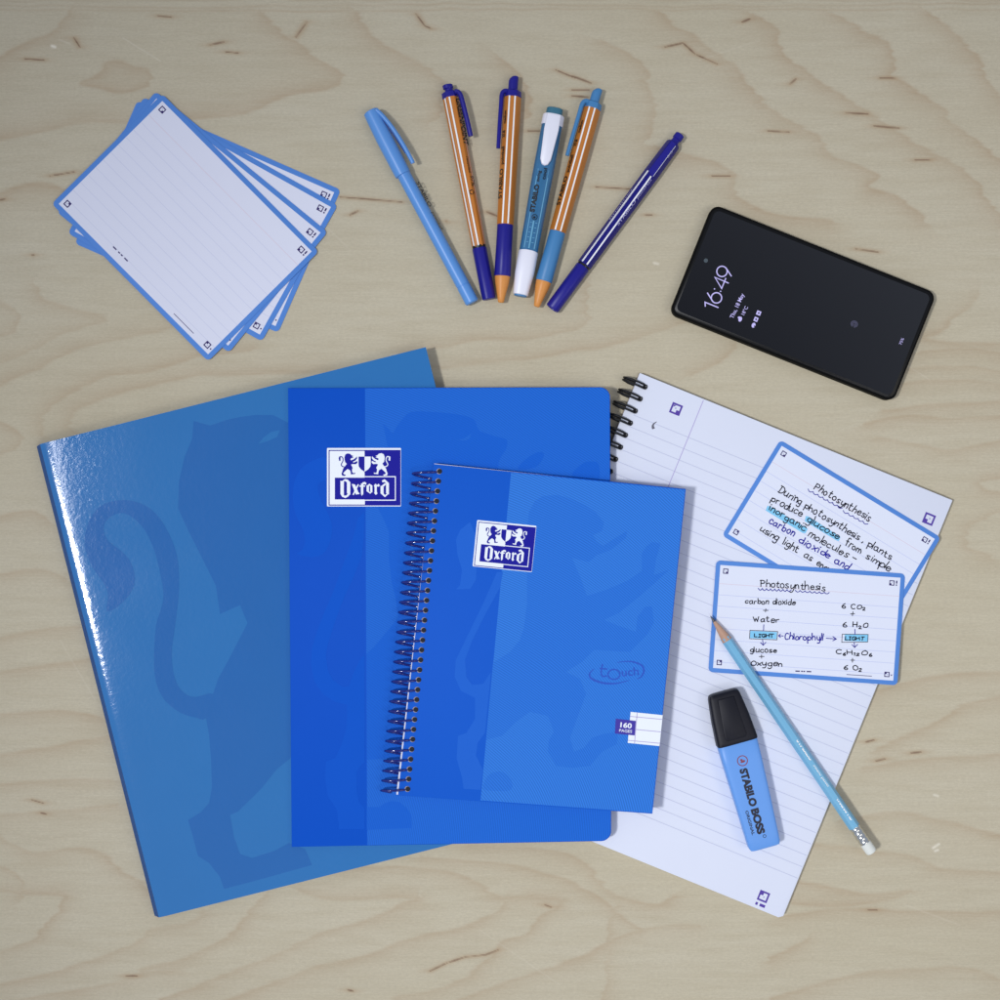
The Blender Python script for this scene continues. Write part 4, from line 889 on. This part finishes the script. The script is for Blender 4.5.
mb = MB(); pts = [(2, -4.6, 13.0), (10, -7.4, 13.4), (25, -10.5, 13.6), (45, -12.3, 13.6), (62, -12.6, 13.4), (66.5, -12.3, 13.2)]
mb.tube(smooth(pts, 4), lambda q: 2.3 - .2 * q, LBLUE, n=12); mb.build('clip', F, cp)
mb = MB(); mb.ribbon(smooth([(5, -4.5), (15, -6.0), (35, -8.6), (54, -10.4)], 4), 1.3, 0, mat("clip_gap_shadow_blue", (34, 62, 132), .6), map3=lambda u, v, z: (u, v, 13.2)); mb.build('clip_gap_shade', F, cp, ang=None)  # flat dark strip painting the shade between clip and cap
mb = MB(); wf = wrap(R, ZC - .5); put_text(mb, "STABILO", (84, -6.3), (112, -6.3), 3.4, 0, BLACK, bold=.02, map3=wf); put_text(mb, "pointball", (118, -6.3), (138, -6.2), 2.6, 0, BLACK, map3=wf); mb.build('printed_text', F, br, ang=None)

# b: orange striped pen with navy cap
F = pen_frame((450, 94.7), (489, 298), 8)
t = thing('striped_pen', 'orange and white striped pen with navy end and clip on its right', 'pen', F, PG)
R = 7.8; ZC = 7.2; RR = 6.9
s6 = lambda q: hexsec(q, 0, 6, .3); wf = hexwrap(8.0, ZC, 0, 6, .3, ([2, 154], [8.0, 7.1]))
mb = MB(); mb.sweep([(2, 0, ZC, R + .2, R + .2), (154, 0, ZC, RR + .2, RR + .2)], ORANGE, sec=s6, n=48); br = mb.build('barrel', F, t)
mb = MB(); stripe(mb, 2.5, 153.5, 5.7, 4.9, 1.3, wf, WSTRIPE); stripe(mb, 2.5, 153.5, 1.2, .4, 1.6, wf, WSTRIPE); stripe(mb, 2.5, 153.5, -7.0, -6.3, .6, wf, mat("pink_stripe", (214, 170, 170), .4)); mb.build('printed_stripes', F, br, ang=None)
mb = MB(); put_text(mb, "GREENPOINT", (4, -5.2), (52, -4.8), 4.4, 0, BLACK, bold=.04, map3=wf); put_text(mb, "recycled", (64, -4.2), (80, -4.0), 2.2, 0, BLACK, bold=.01, map3=wf); put_text(mb, "97%", (83, -4.6), (94, -4.4), 3.4, 0, BLACK, bold=.01, map3=wf)
for k in range(3):
    a0 = 2 * math.pi * k / 3; mb.ribbon([(100 + 2.1 * math.cos(a0 + j * .25), -3.0 + 2.1 * math.sin(a0 + j * .25)) for j in range(7)], .8, 0, BLACK, map3=wf)
mb.build('printed_text', F, br, ang=None)
mb = MB(); mb.sweep([(152.8, 0, ZC, RR - .1, RR - .1), (155.5, 0, ZC, RR - .1, RR - .1)], BLACK, n=32); mb.build('black_band', F, t)
mb = MB(); mb.sweep([(155.3, 0, ZC, RR + .2, RR + .2), (156, 0, ZC, RR + .5, RR + .5), (200, 0, ZC, RR + .3, RR + .3), (207, 0, ZC, RR, RR), (207.6, 0, ZC, RR - .8, RR - .8)], NAVY, sec=lambda q: hexsec(q, 0, 6, .6), n=48); mb.build('end_cap', F, t)
mb = MB(); mb.sweep([(-4.5, 0, ZC, 5.5, 6), (-3.6, 0, ZC, 8.1, 7.6), (2.4, 0, ZC, 8.3, 7.8)], NAVY, sec=s6, n=48); cl_ = mb.build('collar', F, t)
mb = MB(); mb.sweep([(-11.5, .6, ZC, 4.4, 4.4), (-11, .6, ZC, 5.2, 5), (-7.6, .4, ZC, 5.2, 5), (-6.8, 0, ZC, 4.0, 4.4), (-4.3, 0, ZC, 4.2, 4.4)], NAVY); mb.build('top_plug', F, t)
mb = MB(); mb.tube(smooth([(-2.5, -5.5, 11), (-1.5, -8.4, 11.5), (3, -10.4, 12), (14, -11.3, 12.2), (32, -12.2, 12), (44.5, -12.6, 11.4)], 4), 2.5, NAVY, n=10); mb.build('clip', F, cl_)

# c and e: retractable ballpoints
def ballpoint(a, b, plastic, label):
    F = pen_frame(a, b, 9); t = thing('ballpoint_pen', label, 'pen', F, PG)
    R = 8.9; ZC = 8.4; s6 = lambda q: hexsec(q, 0, 6, .3); wf = hexwrap(8.9, ZC, 0, 6, .3, ([0, 60, 131], [8.9, 8.9, 8.4]))
    mb = MB(); mb.sweep([(3, 0, ZC, R, R), (60, 0, ZC, R, R), (131.5, 0, ZC, R - .5, R - .5)], ORANGE, sec=s6, n=48); br = mb.build('barrel', F, t)
    mb = MB(); stripe(mb, 3.4, 131, 2.9, 2.9, 1.5, wf, WSTRIPE); stripe(mb, 3.4, 131, -2.7, -2.7, 1.5, wf, WSTRIPE); mb.build('printed_stripes', F, br, ang=None)
    mb = MB()
    for s_, u0, u1, h in (("medium", 18, 31, 2.0), ("XF-M", 38, 45, 2.4), ("pointball", 54, 72, 2.4), ("STABILO", 76, 106, 3.0)):
        put_text(mb, s_, (u1, 5.3), (u0, 5.3), h * 1.15, 0, BLACK, bold=.03, map3=wf)
    mb.build('printed_text', F, br, ang=None)
    mb = MB(); mb.sweep([(131.3, 0, ZC, 7.9, 7.9), (132, 0, ZC, 8.1, 8.1), (155, 0, ZC, 8.1, 8.1), (182, 0, ZC, 8.3, 8.3), (183, 0, ZC, 7.8, 7.8)], plastic); mb.build('grip', F, t)
    mb = MB(); mb.sweep([(182.8, 0, ZC, 7.6, 7.6), (184, 0, ZC, 7.7, 7.7), (190, 0, ZC, 6.9, 6.9), (204, 0, ZC, 3.9, 3.9), (208.5, 0, ZC, 3.1, 3.1), (209.4, 0, ZC, 2.2, 2.2)], ORANGET); mb.build('tip', F, t)
    mb = MB(); mb.sweep([(-3.6, 0, ZC, 6.8, 7), (-2.6, 0, ZC, 8.6, 8.6), (3.4, 0, ZC, 9.2, 9.2)], plastic, sec=s6, n=48); co = mb.build('collar', F, t)
    mb = MB(); mb.sweep([(-18.0, -1.8, ZC, 2.4, 2.8), (-17.4, -1.6, ZC, 3.4, 3.6), (-15.2, -.6, ZC, 4.5, 4.2), (-13.0, -.2, ZC, 4.8, 4.4), (-3.2, 0, ZC, 4.8, 4.4)], plastic); mb.build('push_button', F, t)
    mb = MB(); mb.tube(smooth([(-2, 5, 12), (-1.6, 8.4, 12.4), (2, 10.6, 12.8), (12, 10.9, 13), (35, 11.2, 13), (56, 11.3, 12.4)], 4), lambda q: 2.5 - .5 * q, plastic, n=10); mb.build('clip', F, co)
ballpoint((512.6, 92.8), (500.9, 301.8), NAVY, 'orange and white striped ballpoint with navy blue grip and push button')
ballpoint((593.2, 104.5), (536.6, 306.6), TEAL, 'orange and white striped ballpoint with light teal blue grip and push button')

# d: slim highlighter
F = pen_frame((555.3, 107), (520.4, 294.8), 10)
t = thing('slim_highlighter', 'slim translucent blue highlighter with white cap and clip, between the orange ballpoints', 'highlighter', F, PG)
ZC = 9.2; sq = lambda q: (math.copysign(abs(math.cos(q)) ** .75, math.cos(q)), math.copysign(abs(math.sin(q)) ** .85, math.sin(q)))
TB = mat("translucent_teal_barrel", (58, 114, 166), .2, var=.12, vscale=240, coat=.5); TB.node_tree.nodes["Principled BSDF"].inputs["Transmission Weight"].default_value = .15
TBD = mat("dark_teal_plug", (58, 108, 136), .3, var=.05); GLEAM = mat("ink_reservoir_gleam", (104, 160, 202), .2, var=.2, vscale=260)
mb = MB(); mb.sweep([(10, 0, ZC, 10.6, 9), (70, 0, ZC, 10.8, 9), (146, 0, ZC, 9.4, 8.6)], TB, sec=sq); br = mb.build('barrel', F, t)
mb = MB(); wf = lambda u, v, z: (u, v, ZC + 9.0 * (1 - abs(v / 10.8) ** 2.2) ** .45 * (1 - .045 * max(0, (u - 70) / 76)) + .3)
stripe(mb, 116, 144, .4, .2, 1.6, wf, GLEAM); stripe(mb, 64, 144, -5.4, -5.2, 1.0, wf, GLEAM); stripe(mb, 64, 144, 5.6, 5.0, .8, wf, GLEAM)  # pale bands paint the barrel's glossy reflections over the reservoir
for k in range(5): mb.ribbon([(118 + 5 * k, -3.4), (118 + 5 * k, 3.6)], .5, 0, GLEAM, map3=wf)
mb.build('reservoir_gleam_bands', F, br, ang=None)
mb = MB(); mb.sweep([(0, 0, ZC, 7.2, 6.4), (.8, 0, ZC, 8.3, 7.6), (8, 0, ZC, 8.5, 7.8)], TBD, sec=sq); mb.build('end_plug', F, t)
mb = MB(); mb.sweep([(7, 0, ZC, 10.0, 8.6), (8, 0, ZC, 10.9, 9.3), (18, 0, ZC, 11.1, 9.4)], WHITEP, sec=sq); co = mb.build('collar', F, t)
mb = MB(); cp_ = [(8, -7.2), (8, 6.8), (24, 7.0), (54, 5.4), (59, 3.2), (60.5, 0), (59, -3.2), (54, -5.4), (24, -7.6)]
mb.prism(cp_, ZC + 9.0, ZC + 12.2, WHITEP, bev=1.0); mb.build('clip', F, co, ang=50)
mb = MB(); mb.sweep([(145.5, 0, ZC, 8.9, 8.6), (147, 0, ZC, 9.9, 9.2), (168, 0, ZC, 9.7, 9), (186, 0, ZC, 8.0, 7.6), (190, 0, ZC, 7.6, 7.2), (190.4, 0, ZC, 6.6, 6.2)], WHITEP, sec=sq); mb.build('cap', F, t)
mb = MB(); mb.sweep([(190.2, 0, ZC - .6, 6.6, 6.2), (191.6, 0, ZC - .6, 6.2, 5.8)], TEAL, sec=sq); mb.build('tip_ring', F, t)
wf1 = wf; wf = lambda u, v, z: wf1(u, v, z)[:2] + (wf1(u, v, z)[2] + .35,)
mb = MB(); put_text(mb, "STABILO", (108, 1.6), (80, 1.6), 4.6, 0, BLACK, bold=.045, map3=wf)
put_text(mb, "swing", (77, 2.4), (66, 2.4), 3.2, 0, BLACK, bold=.02, map3=wf); put_text(mb, "cool", (74, -3.2), (62.5, -3.4), 3.6, 0, BLACK, bold=.02, map3=wf)
mb.ribbon([(112.5 + 2.6 * math.cos(a), .2 + 2.6 * math.sin(a)) for a in [2 * math.pi * i / 20 for i in range(20)]], .6, 0, BLACK, closed=True, map3=wf); mb.poly(circ(112.8, .4, 1.2, 8), 0, BLACK)
mb.v = [v if v[2] > 1 else wf(*v) for v in mb.v]; mb.build('printed_text', F, br, ang=None)

# f: navy fineliner
F = pen_frame((681, 133), (552, 308.4), 8)
t = thing('fineliner_pen', 'navy blue fineliner with two white stripes, rightmost of the fanned pens', 'pen', F, PG)
R = 7.8; ZC = 7.2; s6 = lambda q: hexsec(q, 0, 6, .2); wf = hexwrap(8.0, ZC, 0, 6, .2, ([11, 50, 163], [7.4, 8.0, 7.6]))
NV2 = mat("navy_barrel", (30, 28, 118), .34, spec=.3, var=.03)
mb = MB(); mb.sweep([(11, 0, ZC, 6.2, 6.2), (13, 0, ZC, 7.4, 7.4), (50, 0, ZC, 8.0, 8.0), (163, 0, ZC, 7.6, 7.6)], NV2, sec=s6, n=48); br = mb.build('barrel', F, t)
mb = MB(); mb.poly([(12, 2.9), (12, -2.8), (53, -3.3), (50, 3.8)], 0, NAVY); mb.v = [wf(u, v, 0) for u, v, z in mb.v]
stripe(mb, 50, 162, 4.2, 3.6, 1.5, wf, WSTRIPE); stripe(mb, 53, 162, -1.6, -2.2, 1.5, wf, WSTRIPE); stripe(mb, 14, 52, -3.4, -3.4, .35, wf, WSTRIPE); mb.build('printed_stripes', F, br, ang=None)
GREYT = mat("pale_print", (150, 148, 196), .5); mb = MB()
put_text(mb, "STABILO", (112, -4.6), (82, -4.6), 2.8, 0, GREYT, bold=.02, map3=wf); put_text(mb, "pointMax", (79, -4.6), (55, -4.6), 2.4, 0, GREYT, map3=wf); put_text(mb, "0.8", (28, -4.6), (20, -4.6), 2.0, 0, GREYT, map3=wf)
put_text(mb, "fineliner", (112, 5.8), (72, 5.8), 1.4, 0, GREYT, map3=wf); mb.build('printed_text', F, br, ang=None)
mb = MB(); mb.sweep([(162.6, 0, ZC, 6.9, 6.9), (165, 0, ZC, 6.9, 6.9)], BLACK); mb.build('black_band', F, t)
mb = MB(); mb.sweep([(164.8, 0, ZC, 7.0, 7.0), (165.6, 0, ZC, 7.5, 7.5), (216, 0, ZC, 7.4, 7.4), (217.4, 0, ZC, 6.6, 6.6), (217.5, 0, ZC, 5.0, 5.0), (215.5, 0, ZC, 4.6, 4.6)], NAVY, sec=lambda q: hexsec(q, 0, 6, .7), n=48); mb.build('cap', F, t)
mb = MB(); mb.sweep([(0, 0, ZC, 3.6, 3.6), (.8, 0, ZC, 4.8, 4.8), (6, 0, ZC, 5.0, 5.0), (7, 0, ZC, 4.0, 4.0), (9, 0, ZC, 4.0, 4.0), (11.5, 0, ZC, 5.6, 5.6)], NAVY, n=32); mb.build('end_plug', F, t)

# ------------------------------------------------------------------ chunky highlighter on the pad
F = Fr(724.5, 693.7, -15.4, 20, 6.05)
t = thing('chunky_highlighter', 'flat chunky blue highlighter with black cap lying on the ruled pad', 'highlighter', F)
def rsec(e1=.32):
    return lambda q: (math.copysign(abs(math.cos(q)) ** e1, math.cos(q)), math.copysign(abs(math.sin(q)) ** e1, math.sin(q)))
def mk(st, m, sec, n=64, name='', parent=t, ang=40):
    mb = MB(); mb.sweep(st, m, n=n, sec=sec, ax='v'); return mb.build(name, F, parent, ang=ang)
BB = mat("highlighter_body_blue", (94, 147, 228), .42, var=.015, bump=.05, bscale=600); CB = mat("highlighter_cap_black", (26, 28, 36), .5, spec=.3, bump=.08, bscale=500, var=.05)
body = mk([(51, .3, 10.2, 19.0, 9.8), (52, .3, 10.2, 20.2, 10.2), (70, 0.2, 10.2, 19.8, 10.2), (110, 0, 9.6, 18.2, 9.4), (150, -.5, 9, 16.6, 8.6), (158, -.6, 8.8, 16.2, 8.3), (161, -.6, 8.8, 15.0, 7.4), (161.8, -.6, 8.8, 13, 6)], BB, rsec(.30), name='body')
cap = mk([(-.5, 0, 10, 13.0, 6.0), (.6, 0, 10, 15.0, 7.4), (4, 0, 10, 16.2, 8.2), (25, .2, 10.2, 19.0, 10.0), (48, .4, 10.5, 20.8, 10.8), (51, .4, 10.5, 20.9, 10.9), (52, .4, 10.5, 20.2, 10.2)], CB, rsec(.34), name='cap')
mb = MB(); mb.prism([(-8, 5), (8.5, 5), (11, 44), (9, 47), (-10, 47), (-11.5, 44)], 16.5, 21.7, CB, bev=.5)
mb.v = [(x, y, z - max(0, (26 - y)) * .075 if z > 17 else z) for x, y, z in mb.v]; mb.build('cap_panel', F, cap, ang=50)
TOPZ = lambda v: float(np.interp(v, [52, 70, 110, 150, 158], [20.4, 20.4, 19.0, 17.6, 17.1])) + .18
mb = MB(); D3 = lambda u, v, z: (u, v, TOPZ(v))
p0 = F.loc(741.0, 773.5); p1 = F.loc(758.8, 838.5)
TXT = mat("black_print", (30, 32, 50), .5)
put_text(mb, "STABILO", (p0[0], 77.5), (p0[0] + .4, 117), 7.4, 0, TXT, bold=.058, map3=D3); put_text(mb, "BOSS", (p0[0] + .4, 119.5), (p0[0] + .8, 146), 7.4, 0, TXT, bold=.058, map3=D3)
put_text(mb, "ORIGINAL", (p0[0] - 5.6, 119.5), (p0[0] - 5.2, 145), 3.0, 0, TXT, bold=.02, map3=D3)
mb.ribbon([(p0[0] + 6.5 + 1.5 * math.cos(a), 149 + 1.5 * math.sin(a)) for a in [2 * math.pi * i / 14 for i in range(14)]], .5, 0, TXT, closed=True, map3=D3)
mb.build('printed_text', F, body, ang=None)
mb = MB(); RED = mat("red_print", (126, 58, 74), .5); c0 = F.loc(742.7, 761)
mb.ribbon([(c0[0] + 5.0 * math.cos(a), c0[1] + 5.0 * math.sin(a)) for a in [2 * math.pi * i / 28 for i in range(28)]], .9, 0, RED, closed=True, map3=D3)
mb.add([D3(c0[0] + x, c0[1] + y, 0) for x, y in [(-2.4, -1.2), (-1.2, -2.2), (.4, -1.6), (.2, -.4), (2.2, -.2), (2.8, .9), (1.4, 1.9), (-1.6, 2.0), (-2.6, 1.0), (-1.2, .2)]], [list(range(10))], RED)
mb.build('printed_emblem', F, body, ang=None)

# ------------------------------------------------------------------ pencil
F = Fr(710.8, 616.2, math.degrees(math.atan2(236, 161)), 12, 7.05)
t = thing('pencil', 'pastel blue hexagonal pencil with white eraser lying across card and pad', 'pencil', F)
PR = 5.8; ZC = 5.3
PB = mat("pencil_lacquer_blue", (108, 168, 212), .35, var=.02); WOOD = mat("sharpened_wood", (176, 142, 128), .7, var=.12, vscale=500); LEAD = mat("graphite_lead", (62, 62, 70), .35)
s6 = lambda q: hexsec(q, math.pi / 6 + math.pi / 6, 6, .12); wf = hexwrap(PR, ZC, math.pi / 3, 6, .12)
def st6(u, r): return (u, 0, ZC - (PR - r) * .0, r, r)
mb = MB(); n = 48; V = []; 
for ring_ in range(2):
    for j in range(n):
        q = 2 * math.pi * j / n; a, b = s6(q); sc = 1.0
        u = (25 + 4.0 * (.5 + .5 * math.cos(6 * q + math.pi)) ) if ring_ == 0 else 256
        r = PR if ring_ else PR * .93; V.append((u, a * r, ZC + b * r))
mb.add(V, [[j, n + j, n + (j + 1) % n, (j + 1) % n] for j in range(n)] + [[n + j for j in range(n)][::-1]], PB); br = mb.build('shaft', F, t, ang=25)
mb = MB(); mb.sweep([(6.5, 0, ZC, 1.6, 1.6), (29.5, 0, ZC, PR * .93, PR * .93)], WOOD, n=32); mb.build('sharpened_cone', F, t)
mb = MB(); mb.sweep([(0, 0, ZC, .35, .35), (6.8, 0, ZC, 1.7, 1.7)], LEAD, n=20); mb.build('lead', F, t)
FER = mat("ferrule_metal", (200, 204, 214), .22, metal=1.0, bump=.3, bscale=500); st = []
for i in range(21):
    u = 255.5 + i; r = PR - .35 + (.35 if i % 5 in (2,) else 0) - (.25 if i % 5 in (4,) else 0); st.append((u, 0, ZC, r, r))
mb = MB(); mb.sweep(st, FER, n=32); mb.build('ferrule', F, t)
mb = MB(); mb.sweep([(275, 0, ZC, 5.6, 5.6), (284, 0, ZC, 5.7, 5.7), (286, 0, ZC, 5.2, 5.2), (286.8, 0, ZC, 4.2, 4.2)], mat("white_eraser", (212, 216, 222), .7, bump=.2, bscale=600), n=32); mb.build('eraser', F, t)
mb = MB()
put_text(mb, "STABILO", (150, -1.9), (175, -1.9), 4.2, 0, WSTRIPE, bold=.05, map3=wf); put_text(mb, "Swano pastel", (180, -1.6), (206, -1.6), 3.4, 0, WSTRIPE, bold=.01, map3=wf); put_text(mb, "4908/06 HB", (220, -1.9), (247, -1.9), 4.4, 0, WSTRIPE, bold=.05, map3=wf)
mb.v = [(u, v + 1.6 - .2, z) for u, v, z in mb.v]; mb.build('printed_text', F, br, ang=None)
